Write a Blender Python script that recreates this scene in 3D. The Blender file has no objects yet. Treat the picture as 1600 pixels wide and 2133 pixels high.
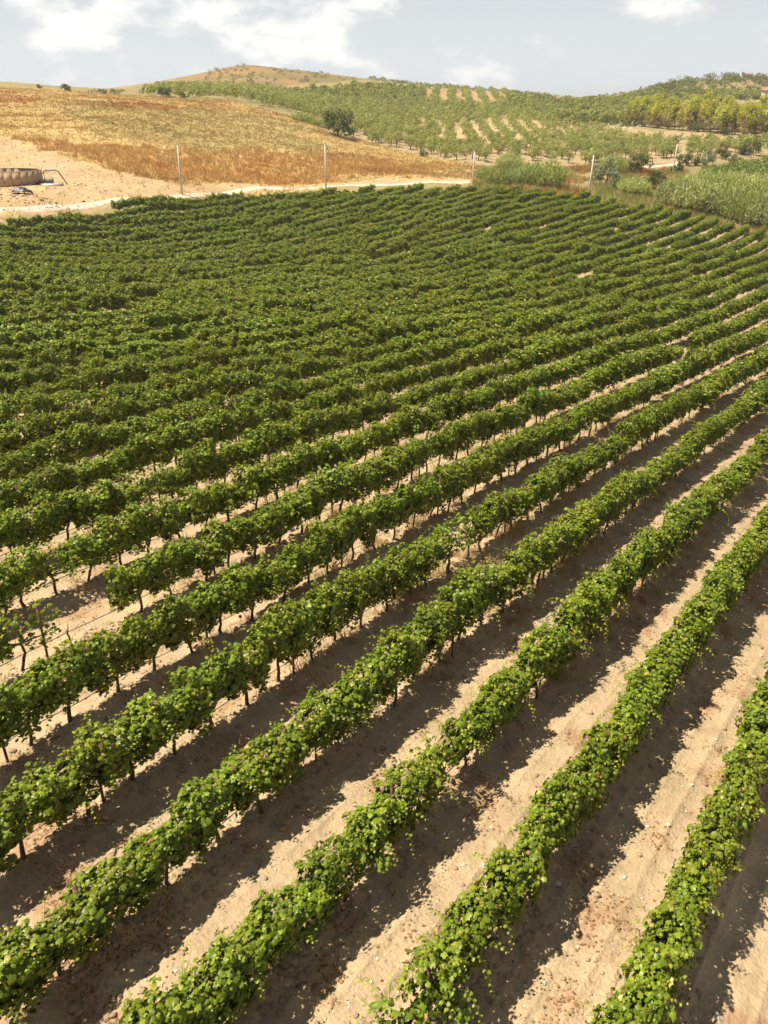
import bpy, math, random
import numpy as np
from mathutils import Vector, Matrix

rng = np.random.default_rng(11)
random.seed(5)
scene = bpy.context.scene
COL = scene.collection
R = math.radians

# ------------------------------------------------------------------ camera
F_PX, CX, CY, HORIZON = 1724.0, 800.0, 1066.5, 215.0
PITCH = math.atan((CY - HORIZON) / F_PX)
CAM_Z = 12.1
cam = bpy.data.cameras.new('camera')
cam.sensor_fit = 'VERTICAL'
cam.sensor_height = 24.0
cam.lens = 24.0 * F_PX / 2133.0
cam.clip_start = 0.1
cam.clip_end = 20000
cam_ob = bpy.data.objects.new('camera', cam)
cam_ob.location = (0, 0, CAM_Z)
cam_ob.rotation_euler = (math.pi / 2 - PITCH, 0, 0)
COL.objects.link(cam_ob)
scene.camera = cam_ob

# ------------------------------------------------------------------ sun and sky
SUN_EL = R(64)
SUN_TRAVEL = R(9)                       # plan direction in which shadows fall, from +x towards +y
travel = Vector((math.cos(SUN_TRAVEL) * math.cos(SUN_EL), math.sin(SUN_TRAVEL) * math.cos(SUN_EL), -math.sin(SUN_EL)))
sun = bpy.data.lights.new('sun', 'SUN')
sun.energy = 5.0
sun.angle = R(0.53)
sun.color = (1.0, 0.905, 0.74)
sun_ob = bpy.data.objects.new('sun', sun)
sun_ob.rotation_euler = travel.to_track_quat('-Z', 'Y').to_euler()
sun_ob.location = (-30, 0, 60)
COL.objects.link(sun_ob)

world = bpy.data.worlds.new('World')
scene.world = world
world.use_nodes = True
nt = world.node_tree
nt.nodes.clear()
w_out = nt.nodes.new('ShaderNodeOutputWorld')
w_bg = nt.nodes.new('ShaderNodeBackground')
w_bg.inputs['Strength'].default_value = 0.05
w_sky = nt.nodes.new('ShaderNodeTexSky')
w_sky.sky_type = 'NISHITA'
w_sky.sun_disc = False
w_sky.sun_elevation = SUN_EL
w_sky.sun_rotation = math.atan2(-travel.x, -travel.y)
w_sky.altitude = 250
w_sky.air_density = 1.0
w_sky.dust_density = 1.6
w_sky.ozone_density = 1.0
w_tc = nt.nodes.new('ShaderNodeTexCoord')
w_sep = nt.nodes.new('ShaderNodeSeparateXYZ')
nt.links.new(w_tc.outputs['Generated'], w_sep.inputs[0])


def wmath(op, a, b=None, clamp=False):
    n = nt.nodes.new('ShaderNodeMath')
    n.operation = op
    n.use_clamp = clamp
    for i, v in enumerate((a, b)):
        if v is None:
            continue
        if isinstance(v, (int, float)):
            n.inputs[i].default_value = v
        else:
            nt.links.new(v, n.inputs[i])
    return n.outputs[0]


w_map = nt.nodes.new('ShaderNodeMapping')                              # flat-bottomed heaps: the dome stretched upwards
w_map.inputs['Location'].default_value = (12.2, 6.3, 2.59)
w_map.inputs['Scale'].default_value = (1.0, 1.0, 2.1)
nt.links.new(w_tc.outputs['Generated'], w_map.inputs[0])


def wnoise(scale, detail, rough, dist=0.0):
    n = nt.nodes.new('ShaderNodeTexNoise')
    n.inputs['Scale'].default_value = scale
    n.inputs['Detail'].default_value = detail
    n.inputs['Roughness'].default_value = rough
    n.inputs['Distortion'].default_value = dist
    nt.links.new(w_map.outputs[0], n.inputs['Vector'])
    return n.outputs['Fac']


w_big = wnoise(2.6, 2.0, 0.5)
w_fine = wnoise(11.0, 9.0, 0.60, 0.0)
w_sum = wmath('ADD', wmath('MULTIPLY', w_big, 0.8), wmath('MULTIPLY', w_fine, 0.85))
w_mask = nt.nodes.new('ShaderNodeMapRange')
w_mask.interpolation_type = 'SMOOTHSTEP'
w_mask.inputs['From Min'].default_value = 0.81
w_mask.inputs['From Max'].default_value = 0.96
w_thin = wmath('SUBTRACT', w_sum, wmath('MULTIPLY', wmath('ABSOLUTE', w_sep.outputs['Z']), 0.30))   # gaps open between the heaps overhead
nt.links.new(w_thin, w_mask.inputs['Value'])
w_mix = nt.nodes.new('ShaderNodeMix')
w_mix.data_type = 'RGBA'
nt.links.new(wmath('MULTIPLY', w_mask.outputs[0], 0.94), w_mix.inputs['Factor'])
w_grey = nt.nodes.new('ShaderNodeMix')                                  # summer haze takes the blue out of the sky
w_grey.data_type = 'RGBA'
w_z2 = wmath('POWER', wmath('DIVIDE', wmath('ABSOLUTE', w_sep.outputs['Z']), 0.175), 2.0)
nt.links.new(wmath('MULTIPLY', wmath('POWER', 2.718, wmath('MULTIPLY', w_z2, -1.0)), 0.92), w_grey.inputs['Factor'])
w_hs = nt.nodes.new('ShaderNodeHueSaturation')
w_hs.inputs['Saturation'].default_value = 0.45
nt.links.new(w_sky.outputs[0], w_hs.inputs['Color'])
nt.links.new(w_hs.outputs[0], w_grey.inputs['A'])
w_grey.inputs['B'].default_value = (9.6, 10.15, 10.5, 1)
nt.links.new(w_grey.outputs['Result'], w_mix.inputs['A'])
w_mix.inputs['B'].default_value = (12.6, 12.35, 11.9, 1)
nt.links.new(w_mix.outputs['Result'], w_bg.inputs['Color'])
nt.links.new(w_bg.outputs[0], w_out.inputs['Surface'])

scene.view_settings.view_transform = 'Standard'
scene.view_settings.look = 'None'
scene.view_settings.gamma = 1.0
scene.view_settings.exposure = 0.82
scene.view_settings.use_curve_mapping = False
scene.render.engine = 'CYCLES'
scene.cycles.use_adaptive_sampling = True
scene.cycles.adaptive_threshold = 0.025
scene.cycles.max_bounces = 4
scene.cycles.diffuse_bounces = 3
scene.cycles.glossy_bounces = 1
scene.cycles.transmission_bounces = 3


# ------------------------------------------------------------------ numeric helpers
def _hash(ix, iy, seed):
    h = (ix.astype(np.int64) * 374761393 + iy.astype(np.int64) * 668265263 + seed * 974711) & 0x7fffffff
    h = ((h ^ (h >> 13)) * 1274126177) & 0x7fffffff
    h = (h ^ (h >> 16)) & 0xffff
    return h / 65535.0


def vnoise(x, y, seed=0):
    x = np.asarray(x, float); y = np.asarray(y, float)
    ix = np.floor(x); iy = np.floor(y)
    fx = x - ix; fy = y - iy
    fx = fx * fx * (3 - 2 * fx); fy = fy * fy * (3 - 2 * fy)
    a = _hash(ix, iy, seed); b = _hash(ix + 1, iy, seed)
    c = _hash(ix, iy + 1, seed); d = _hash(ix + 1, iy + 1, seed)
    return (a * (1 - fx) + b * fx) * (1 - fy) + (c * (1 - fx) + d * fx) * fy


def fbm(x, y, scale, octv=4, seed=0, gain=0.5):
    s = np.zeros(np.shape(x)); amp = 1.0; tot = 0.0
    f = 1.0 / scale
    for o in range(octv):
        s = s + amp * vnoise(np.asarray(x) * f + 17.3 * o, np.asarray(y) * f - 9.1 * o, seed + o)
        tot += amp; amp *= gain; f *= 2.03
    return s / tot


def ray(px, py):
    X = (px - CX) / F_PX; V = (CY - py) / F_PX
    c, s = math.cos(PITCH), math.sin(PITCH)
    return np.array([X, c + V * s, -s + V * c])


def at(px, py, D):
    """point D metres away (in plan) in the direction of a pixel of the photograph"""
    r = ray(px, py)
    k = D / math.hypot(r[0], r[1])
    return np.array([r[0] * k, r[1] * k, CAM_Z + r[2] * k])


# ------------------------------------------------------------------ vine row lattice
TH = 0.61336
ROW_N = np.array([-math.cos(TH), math.sin(TH)])
ROW_D = np.array([math.sin(TH), math.cos(TH)])
ROW_C0, ROW_S = 1.335, 2.4
POLY = [-12.0975, -3.1492, -0.3943, -3.6649, 0.7673, -0.5420, -1.3673, 1.5362, 0.2226, -0.0361]


def zpoly(x, y):
    x = np.asarray(x) / 30.0; y = np.asarray(y) / 30.0
    t = [1.0, x, y, x * x, x * y, y * y, x ** 3, x * x * y, x * y * y, y ** 3]
    return CAM_Z + sum(c * b for c, b in zip(POLY, t))


# ------------------------------------------------------------------ terrain from surveyed points
CP = []
for D in (7, 9, 12, 16, 21, 28, 37, 48, 62, 80, 100):
    for a in range(-30, 31, 6):
        lim = 38 if a < 0 else (62 if a < 14 else 112)
        if D > lim:
            continue
        x = D * math.sin(R(a)); y = D * math.cos(R(a))
        CP.append((x, y, float(zpoly(x, y))))
CANOPY = 1.8
EDGE = [(-160, 478, 92), (0, 455, 105), (200, 430, 118), (400, 408, 131), (600, 396, 140), (800, 388, 146), (1000, 385, 150),
        (1200, 400, 155), (1400, 435, 152), (1600, 480, 149), (1760, 520, 146)]
for px, py, D in EDGE:
    p = at(px, py, D)
    CP.append((p[0], p[1], p[2] - CANOPY))
SURVEY = [
    # the dry hill on the far side of the track
    (-160, 400, 128), (-160, 300, 170), (-160, 240, 210), (-160, 172, 268),
    (0, 438, 113), (0, 388, 136), (0, 300, 176), (0, 240, 216), (0, 178, 270),
    (130, 410, 124), (130, 388, 137), (130, 340, 158), (130, 280, 188), (130, 187, 275),
    (250, 416, 125), (250, 390, 138), (250, 340, 158), (250, 270, 194), (250, 230, 222), (250, 193, 285),
    (380, 400, 138), (380, 360, 156), (380, 300, 186), (380, 240, 232), (380, 206, 272), (340, 202, 280),
    (500, 380, 155), (500, 330, 177), (500, 280, 206), (500, 235, 245), (490, 208, 272),
    (600, 375, 162), (600, 320, 186), (600, 270, 222), (600, 240, 250),
    (700, 370, 164), (700, 335, 186), (700, 310, 206), (700, 285, 226),
    (900, 370, 166), (900, 350, 186), (900, 328, 212),
    # the orchard slope and the cone-shaped hill
    (330, 190, 330), (430, 186, 400), (560, 205, 330), (560, 186, 430), (700, 250, 290), (700, 215, 375), (700, 180, 470),
    (270, 194, 400), (400, 176, 520), (460, 152, 590), (510, 134, 620), (560, 140, 615), (620, 146, 610), (700, 156, 600), (760, 164, 590),
    (510, 165, 520), (620, 170, 520),
    (900, 292, 262), (900, 250, 332), (900, 215, 415), (900, 190, 520), (900, 180, 560),
    (1050, 330, 215), (1050, 290, 265), (1050, 250, 335), (1050, 220, 430), (1050, 193, 600),
    (1190, 370, 190), (1190, 332, 226), (1190, 290, 292), (1190, 245, 430), (1190, 209, 650),
    (1300, 385, 182), (1300, 350, 215), (1300, 300, 275), (1300, 262, 340), (1300, 225, 470), (1300, 202, 640),
    (1400, 415, 172), (1400, 372, 200), (1400, 345, 226), (1400, 320, 252), (1400, 290, 292), (1400, 270, 330), (1400, 228, 430), (1400, 190, 560), (1400, 174, 620),
    (1500, 430, 170), (1500, 360, 216), (1500, 320, 256), (1500, 285, 300), (1500, 225, 430), (1500, 188, 560), (1500, 164, 640),
    (1600, 440, 172), (1600, 400, 192), (1600, 345, 240), (1600, 305, 280), (1600, 284, 310), (1600, 220, 440), (1600, 200, 540), (1600, 164, 660),
    (1780, 450, 172), (1780, 345, 240), (1780, 284, 320), (1780, 200, 540), (1780, 160, 660),
]
for px, py, D in SURVEY:
    p = at(px, py, D)
    CP.append((p[0], p[1], p[2]))
for a in range(-36, 37, 9):                                # land falling away behind the ridges
    for D, z in ((820, 6.0), (1100, 0.0), (2200, -12.0)):
        CP.append((D * math.sin(R(a)), D * math.cos(R(a)), z))
CP = np.array(CP)


def uv(x, y):
    az = np.clip(np.arctan2(x, y), -R(37), R(37))
    d = np.clip(np.hypot(x, y), 6.0, 2000.0)
    return az * 1.6, np.log(d)


_cu, _cv = uv(CP[:, 0], CP[:, 1])


def _phi(r2):
    return 0.5 * r2 * np.log(np.maximum(r2, 1e-12))


_n = len(CP)
_K = _phi((_cu[:, None] - _cu[None]) ** 2 + (_cv[:, None] - _cv[None]) ** 2) + np.eye(_n) * 4e-4
_P = np.stack([np.ones(_n), _cu, _cv], 1)
_A = np.block([[_K, _P], [_P.T, np.zeros((3, 3))]])
# heights are fitted as an elevation angle so that far and near points weigh alike
_rhs = np.concatenate([(CP[:, 2] - CAM_Z) / np.hypot(CP[:, 0], CP[:, 1]), np.zeros(3)])
_W = np.linalg.solve(_A, _rhs)


def zbase(x, y):
    x = np.atleast_1d(np.asarray(x, float)); y = np.atleast_1d(np.asarray(y, float))
    out = np.empty(x.shape)
    xf, yf, of = x.ravel(), y.ravel(), out.ravel()
    for i in range(0, len(xf), 40000):
        a, b = xf[i:i + 40000], yf[i:i + 40000]
        u, v = uv(a, b)
        k = _phi((u[:, None] - _cu[None]) ** 2 + (v[:, None] - _cv[None]) ** 2)
        s = k @ _W[:_n] + _W[_n] + _W[_n + 1] * u + _W[_n + 2] * v
        d = np.hypot(a, b)
        z = CAM_Z + s * np.clip(d, 6.0, 2000.0)
        near = np.clip((13.0 - d) / 5.0, 0, 1)
        zp = zpoly(np.clip(a, -13, 13), np.clip(b, -8, 13))
        of[i:i + 40000] = z * (1 - near) + zp * near
    return of.reshape(x.shape)


def Z1(x, y):
    return float(zbase([x], [y])[0])


def hit(px, py, d0=60.0, d1=900.0):
    """where the line of sight through a pixel of the photograph meets the bare land"""
    r = ray(px, py)
    k = math.hypot(r[0], r[1])
    D = np.exp(np.linspace(math.log(d0), math.log(d1), 700))
    x = r[0] / k * D; y = r[1] / k * D; zr = CAM_Z + r[2] / k * D
    below = np.nonzero(zr < zbase(x, y))[0]
    i = below[0] if len(below) else len(D) - 1
    return np.array([x[i], y[i]])


def inside(poly, x, y):
    poly = np.asarray(poly); x = np.asarray(x); y = np.asarray(y)
    c = np.zeros(x.shape, bool)
    j = len(poly) - 1
    for i in range(len(poly)):
        xi, yi = poly[i]; xj, yj = poly[j]
        hitm = ((yi > y) != (yj > y))
        xx = (xj - xi) * (y - yi) / ((yj - yi) if yj != yi else 1e-9) + xi
        c ^= hitm & (x < xx)
        j = i
    return c


edge_pts = [at(*e)[:2] for e in EDGE]
FIELD = np.array([(-110.0, 0.0), (-90.0, 40.0)] + [tuple(p) for p in edge_pts] + [(75.0, 100.0), (60.0, 0.0), (40.0, -30.0), (-60.0, -30.0)])


# ------------------------------------------------------------------ object helpers
def mesh_np(name, V, Fc, col=None, smooth=False):
    """Fc: (n,3) or (n,4) int array, or list of such arrays"""
    me = bpy.data.meshes.new(name)
    V = np.asarray(V, np.float32)
    blocks = Fc if isinstance(Fc, list) else [Fc]
    blocks = [np.asarray(b, np.int32) for b in blocks if len(b)]
    loops = np.concatenate([b.ravel() for b in blocks])
    sizes = np.concatenate([np.full(len(b), b.shape[1], np.int32) for b in blocks])
    starts = np.concatenate([[0], np.cumsum(sizes)[:-1]]).astype(np.int32)
    me.vertices.add(len(V)); me.vertices.foreach_set('co', V.ravel())
    me.loops.add(len(loops)); me.loops.foreach_set('vertex_index', loops)
    me.polygons.add(len(sizes)); me.polygons.foreach_set('loop_start', starts)
    if smooth:
        me.polygons.foreach_set('use_smooth', np.ones(len(sizes), bool))
    me.update(calc_edges=True)
    if col is not None:
        c = np.ones((len(V), 4), np.float32); c[:, :3] = col
        at_ = me.color_attributes.new('col', 'FLOAT_COLOR', 'POINT')
        at_.data.foreach_set('color', c.ravel())
    return me


def link(name, data, mat=None, parent=None, loc=None, mtx=None):
    o = bpy.data.objects.new(name, data)
    if mat is not None and data is not None and not data.materials:
        data.materials.append(mat)
    COL.objects.link(o)
    if parent is not None:
        o.parent = parent
    if mtx is not None:
        o.matrix_local = mtx
    elif loc is not None:
        o.location = loc
    return o


def tag(o, label=None, category=None, group=None, kind=None):
    if label: o['label'] = label
    if category: o['category'] = category
    if group: o['group'] = group
    if kind: o['kind'] = kind
    return o


class Build:
    """collects shapes into one mesh"""
    def __init__(self):
        self.V, self.F3, self.F4, self.C, self.n = [], [], [], [], 0

    def add(self, V, F, col=(1, 1, 1)):
        V = np.asarray(V, float); F = np.asarray(F, int)
        self.V.append(V)
        (self.F3 if F.shape[1] == 3 else self.F4).append(F + self.n)
        c = np.asarray(col, float)
        self.C.append(np.broadcast_to(c, (len(V), 3)) if c.ndim == 1 else c)
        self.n += len(V)
        return self

    def tube(self, pts, rad, sides=6, col=(1, 1, 1), cap=True):
        pts = np.asarray(pts, float)
        m = len(pts)
        rad = np.broadcast_to(np.asarray(rad, float), (m,))
        tang = np.gradient(pts, axis=0)
        tang /= np.linalg.norm(tang, axis=1)[:, None] + 1e-9
        ref = np.array([0, 0, 1.0]) if abs(tang[:, 2]).mean() < 0.8 else np.array([1.0, 0, 0])
        a = np.cross(tang, ref); a /= np.linalg.norm(a, axis=1)[:, None] + 1e-9
        b = np.cross(tang, a)
        ang = np.linspace(0, 2 * math.pi, sides, endpoint=False)
        ring = (a[:, None] * np.cos(ang)[None, :, None] + b[:, None] * np.sin(ang)[None, :, None]) * rad[:, None, None]
        V = (pts[:, None] + ring).reshape(-1, 3)
        i, j = np.meshgrid(np.arange(m - 1), np.arange(sides), indexing='ij')
        F = np.stack([i * sides + j, i * sides + (j + 1) % sides, (i + 1) * sides + (j + 1) % sides, (i + 1) * sides + j], -1).reshape(-1, 4)
        n0 = self.n
        self.add(V, F, col)
        if cap:
            V2 = np.array([pts[0], pts[-1]])
            base = self.n
            self.add(V2, np.array([[0, 0, 0]]), col)
            self.F3.pop()
            k = np.arange(sides)
            f0 = np.stack([np.full(sides, base), n0 + (k + 1) % sides, n0 + k], 1)
            f1 = np.stack([np.full(sides, base + 1), n0 + (m - 1) * sides + k, n0 + (m - 1) * sides + (k + 1) % sides], 1)
            self.F3 += [f0, f1]
        return self

    def box(self, c, s, col=(1, 1, 1), rz=0.0):
        c = np.asarray(c, float); s = np.asarray(s, float) / 2
        V = np.array([[x, y, z] for z in (-1, 1) for y in (-1, 1) for x in (-1, 1)], float) * s
        cs, sn = math.cos(rz), math.sin(rz)
        V = np.stack([V[:, 0] * cs - V[:, 1] * sn, V[:, 0] * sn + V[:, 1] * cs, V[:, 2]], 1) + c
        F = [[0, 2, 3, 1], [4, 5, 7, 6], [0, 1, 5, 4], [2, 6, 7, 3], [0, 4, 6, 2], [1, 3, 7, 5]]
        return self.add(V, F, col)

    def mesh(self, name, smooth=False):
        bl = []
        if self.F3: bl.append(np.concatenate(self.F3))
        if self.F4: bl.append(np.concatenate(self.F4))
        return mesh_np(name, np.concatenate(self.V), bl, np.concatenate(self.C), smooth)


# ------------------------------------------------------------------ materials
def new_mat(name):
    m = bpy.data.materials.new(name)
    m.use_nodes = True
    t = m.node_tree
    t.nodes.clear()
    out = t.nodes.new('ShaderNodeOutputMaterial')
    return m, t, out


def nd(t, typ, **kw):
    n = t.nodes.new(typ)
    for k, v in kw.items():
        if k in n.inputs:
            n.inputs[k].default_value = v
        else:
            setattr(n, k, v)
    return n


def foliage_mat(name, translucent=0.35, rough=0.45, spec=0.5, var=0.12, tint=(1.1, 1.0, 0.5)):
    m, t, out = new_mat(name)
    at_ = nd(t, 'ShaderNodeAttribute', attribute_name='col')
    oi = nd(t, 'ShaderNodeObjectInfo')
    mr = nd(t, 'ShaderNodeMapRange')
    t.links.new(oi.outputs['Random'], mr.inputs['Value'])
    mr.inputs['To Min'].default_value = 1 - var
    mr.inputs['To Max'].default_value = 1 + var
    hsv = nd(t, 'ShaderNodeHueSaturation')
    t.links.new(at_.outputs['Color'], hsv.inputs['Color'])
    t.links.new(mr.outputs[0], hsv.inputs['Value'])
    mh = nd(t, 'ShaderNodeMath', operation='MULTIPLY')
    t.links.new(oi.outputs['Random'], mh.inputs[0]); mh.inputs[1].default_value = 7.31
    mf = nd(t, 'ShaderNodeMath', operation='FRACT')
    t.links.new(mh.outputs[0], mf.inputs[0])
    mhr = nd(t, 'ShaderNodeMapRange')
    mhr.inputs['To Min'].default_value = 0.5 - var * 0.09; mhr.inputs['To Max'].default_value = 0.5 + var * 0.05
    t.links.new(mf.outputs[0], mhr.inputs['Value'])
    t.links.new(mhr.outputs[0], hsv.inputs['Hue'])
    p = nd(t, 'ShaderNodeBsdfPrincipled', Roughness=rough)
    p.inputs['Specular IOR Level'].default_value = spec
    t.links.new(hsv.outputs[0], p.inputs['Base Color'])
    tr = nd(t, 'ShaderNodeBsdfTranslucent')
    mx = nd(t, 'ShaderNodeMix', data_type='RGBA', blend_type='MULTIPLY')
    mx.inputs['Factor'].default_value = 1.0
    t.links.new(hsv.outputs[0], mx.inputs['A'])
    mx.inputs['B'].default_value = (tint[0] * 1.5, tint[1] * 1.5, tint[2] * 1.5, 1)
    t.links.new(mx.outputs['Result'], tr.inputs['Color'])
    ms = nd(t, 'ShaderNodeMixShader')
    ms.inputs[0].default_value = translucent
    t.links.new(p.outputs[0], ms.inputs[1])
    t.links.new(tr.outputs[0], ms.inputs[2])
    t.links.new(ms.outputs[0], out.inputs['Surface'])
    return m


def solid_mat(name, col, rough=0.8, noise=0.25, scale=8.0, metal=0.0, bump=0.0, col2=None, use_attr=False):
    m, t, out = new_mat(name)
    p = nd(t, 'ShaderNodeBsdfPrincipled', Roughness=rough, Metallic=metal)
    tc = nd(t, 'ShaderNodeTexCoord')
    n = nd(t, 'ShaderNodeTexNoise', Scale=scale, Detail=6.0, Roughness=0.6)
    t.links.new(tc.outputs['Object'], n.inputs['Vector'])
    cr = nd(t, 'ShaderNodeMix', data_type='RGBA')
    c2 = col2 or tuple(c * (1 - noise) for c in col)
    cr.inputs['A'].default_value = (*c2, 1)
    cr.inputs['B'].default_value = (*(min(1, c * (1 + noise * 0.5)) for c in col), 1)
    mr = nd(t, 'ShaderNodeMapRange')
    mr.inputs['From Min'].default_value = 0.35; mr.inputs['From Max'].default_value = 0.65
    t.links.new(n.outputs['Fac'], mr.inputs['Value'])
    t.links.new(mr.outputs[0], cr.inputs['Factor'])
    src = cr.outputs['Result']
    if use_attr:
        a = nd(t, 'ShaderNodeAttribute', attribute_name='col')
        mm = nd(t, 'ShaderNodeMix', data_type='RGBA', blend_type='MULTIPLY')
        mm.inputs['Factor'].default_value = 1.0
        t.links.new(src, mm.inputs['A']); t.links.new(a.outputs['Color'], mm.inputs['B'])
        src = mm.outputs['Result']
    t.links.new(src, p.inputs['Base Color'])
    if bump:
        b = nd(t, 'ShaderNodeBump', Strength=bump, Distance=0.05)
        t.links.new(n.outputs['Fac'], b.inputs['Height'])
        t.links.new(b.outputs[0], p.inputs['Normal'])
    t.links.new(p.outputs[0], out.inputs['Surface'])
    return m


def ground_mat():
    m, t, out = new_mat('ground')
    p = nd(t, 'ShaderNodeBsdfPrincipled', Roughness=0.95)
    p.inputs['Specular IOR Level'].default_value = 0.15
    a = nd(t, 'ShaderNodeAttribute', attribute_name='col')
    tc = nd(t, 'ShaderNodeTexCoord')
    n1 = nd(t, 'ShaderNodeTexNoise', Scale=1.6, Detail=8.0, Roughness=0.68)
    n2 = nd(t, 'ShaderNodeTexNoise', Scale=11.0, Detail=6.0, Roughness=0.7)
    n3 = nd(t, 'ShaderNodeTexVoronoi', Scale=15.0, feature='F1')
    for n in (n1, n2, n3):
        t.links.new(tc.outputs['Object'], n.inputs['Vector'])
    mr = nd(t, 'ShaderNodeMapRange')
    mr.inputs['From Min'].default_value = 0.3; mr.inputs['From Max'].default_value = 0.7
    mr.inputs['To Min'].default_value = 0.80; mr.inputs['To Max'].default_value = 1.14
    t.links.new(n1.outputs['Fac'], mr.inputs['Value'])
    mr2 = nd(t, 'ShaderNodeMapRange')
    mr2.inputs['From Min'].default_value = 0.3; mr2.inputs['From Max'].default_value = 0.7
    mr2.inputs['To Min'].default_value = 0.84; mr2.inputs['To Max'].default_value = 1.12
    t.links.new(n2.outputs['Fac'], mr2.inputs['Value'])
    mu = nd(t, 'ShaderNodeMath', operation='MULTIPLY')
    t.links.new(mr.outputs[0], mu.inputs[0]); t.links.new(mr2.outputs[0], mu.inputs[1])
    hs = nd(t, 'ShaderNodeHueSaturation')
    t.links.new(a.outputs['Color'], hs.inputs['Color'])
    t.links.new(mu.outputs[0], hs.inputs['Value'])
    t.links.new(hs.outputs[0], p.inputs['Base Color'])
    # tyre treads pressed across the wheel tracks of each lane
    mp = nd(t, 'ShaderNodeMapping', vector_type='POINT')
    mp.inputs['Rotation'].default_value = (0, 0, -(math.pi / 2 - TH))
    t.links.new(tc.outputs['Object'], mp.inputs['Vector'])
    wv = nd(t, 'ShaderNodeTexWave', wave_type='BANDS', bands_direction='X', Scale=2.6, Distortion=1.2, Detail=2.0)
    t.links.new(mp.outputs[0], wv.inputs['Vector'])
    at2 = nd(t, 'ShaderNodeAttribute', attribute_name='tread')
    tm = nd(t, 'ShaderNodeMath', operation='MULTIPLY')
    t.links.new(wv.outputs['Fac'], tm.inputs[0]); t.links.new(at2.outputs['Fac'], tm.inputs[1])
    h1 = nd(t, 'ShaderNodeMath', operation='MULTIPLY_ADD')
    t.links.new(n2.outputs['Fac'], h1.inputs[0]); h1.inputs[1].default_value = 1.0
    t.links.new(n3.outputs['Distance'], h1.inputs[2])
    h2 = nd(t, 'ShaderNodeMath', operation='MULTIPLY_ADD')
    t.links.new(tm.outputs[0], h2.inputs[0]); h2.inputs[1].default_value = 0.55
    t.links.new(h1.outputs[0], h2.inputs[2])
    b = nd(t, 'ShaderNodeBump', Strength=0.6, Distance=0.028)
    t.links.new(h2.outputs[0], b.inputs['Height'])
    t.links.new(b.outputs[0], p.inputs['Normal'])
    t.links.new(p.outputs[0], out.inputs['Surface'])
    return m


M_LEAF = foliage_mat('vine_leaf', 0.22, 0.42, 0.34, 0.11, (1.15, 1.0, 0.2))
M_TREE = foliage_mat('tree_leaf', 0.30, 0.6, 0.3, 0.16)
M_DRY = foliage_mat('dry_grass', 0.35, 0.8, 0.1, 0.05, (1.0, 0.9, 0.7))
M_BARK = solid_mat('vine_bark', (0.085, 0.055, 0.035), 0.9, 0.4, 30, bump=0.5)
M_TRUNK = solid_mat('tree_bark', (0.12, 0.085, 0.06), 0.9, 0.4, 6, bump=0.5)
M_RUST = solid_mat('rusty_steel', (0.16, 0.085, 0.055), 0.75, 0.5, 25, 0.3, 0.2)
M_WIRE = solid_mat('dark_hose', (0.02, 0.02, 0.022), 0.6, 0.2, 5)
M_STEEL = solid_mat('dull_wire', (0.22, 0.21, 0.20), 0.5, 0.2, 5, 0.7)
M_GROUND = ground_mat()
M_STONE = solid_mat('pale_stone', (0.62, 0.54, 0.43), 0.9, 0.3, 12, bump=0.4)
M_CLOD = solid_mat('soil_clod', (1, 1, 1), 0.95, 0.18, 20, bump=0.3, use_attr=True)
M_LITTER = foliage_mat('dry_leaf', 0.15, 0.8, 0.1, 0.0, (1, .8, .6))
M_CONC = solid_mat('weathered_concrete', (0.42, 0.30, 0.195), 0.9, 0.28, 1.6, bump=0.2)
M_CONC_L = solid_mat('pale_concrete', (0.60, 0.56, 0.50), 0.85, 0.2, 3.0)
M_TRACK = solid_mat('white_gravel', (0.54, 0.46, 0.36), 0.95, 0.16, 1.2, bump=0.3)
M_BLACK = solid_mat('black_plastic', (0.018, 0.02, 0.026), 0.45, 0.3, 4)
M_WATER = solid_mat('still_water', (0.05, 0.07, 0.05), 0.08, 0.2, 1)
M_STEELP = solid_mat('grey_pipe', (0.10, 0.09, 0.085), 0.5, 0.3, 6, 0.5)
M_BLUE = solid_mat('blue_grey_paint', (0.10, 0.13, 0.17), 0.5, 0.3, 6)
M_PLASTER = solid_mat('pale_plaster', (0.66, 0.52, 0.42), 0.9, 0.15, 0.8)
M_ROOF = solid_mat('clay_roof', (0.34, 0.17, 0.10), 0.9, 0.3, 2.0)
M_DARKWIN = solid_mat('dark_window', (0.03, 0.03, 0.035), 0.3, 0.2, 1)

# ------------------------------------------------------------------ zones of the land (plan polygons)
DIRT = [hit(*p) for p in [(-200, 462), (0, 452), (200, 428), (380, 408), (600, 394), (1010, 383), (1000, 374), (820, 372), (640, 384), (480, 385), (370, 386),
                          (300, 374), (200, 352), (140, 332), (70, 302), (0, 282), (-200, 240)]]
RUSTY = [hit(*p) for p in [(40, 284), (150, 330), (235, 352), (330, 372), (430, 384), (560, 384), (700, 374), (860, 362), (930, 356), (800, 336), (660, 326), (540, 320), (400, 314), (250, 312), (140, 294)]]
RUST2 = [hit(*p) for p in [(215, 214), (300, 212), (380, 224), (330, 230), (240, 222)]]
RUST3 = [hit(*p) for p in [(-100, 196), (60, 198), (90, 208), (40, 214), (-100, 212)]]
RUST4 = [hit(*p) for p in [(-100, 345), (60, 345), (90, 362), (30, 356), (-100, 358)]]
OLIVE = [hit(*p) for p in [(90, 236), (250, 222), (420, 222), (540, 244), (620, 262), (690, 300), (640, 318), (460, 306), (300, 296), (180, 270)]]
DRYHILL = [hit(*p) for p in [(-300, 470), (0, 455), (400, 406), (700, 390), (1020, 380), (1040, 352), (900, 328), (760, 294), (700, 286), (620, 246), (540, 226), (480, 209), (340, 204), (230, 196), (-300, 182)]] + [np.array(at(-300, 178, 420)[:2])]
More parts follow.
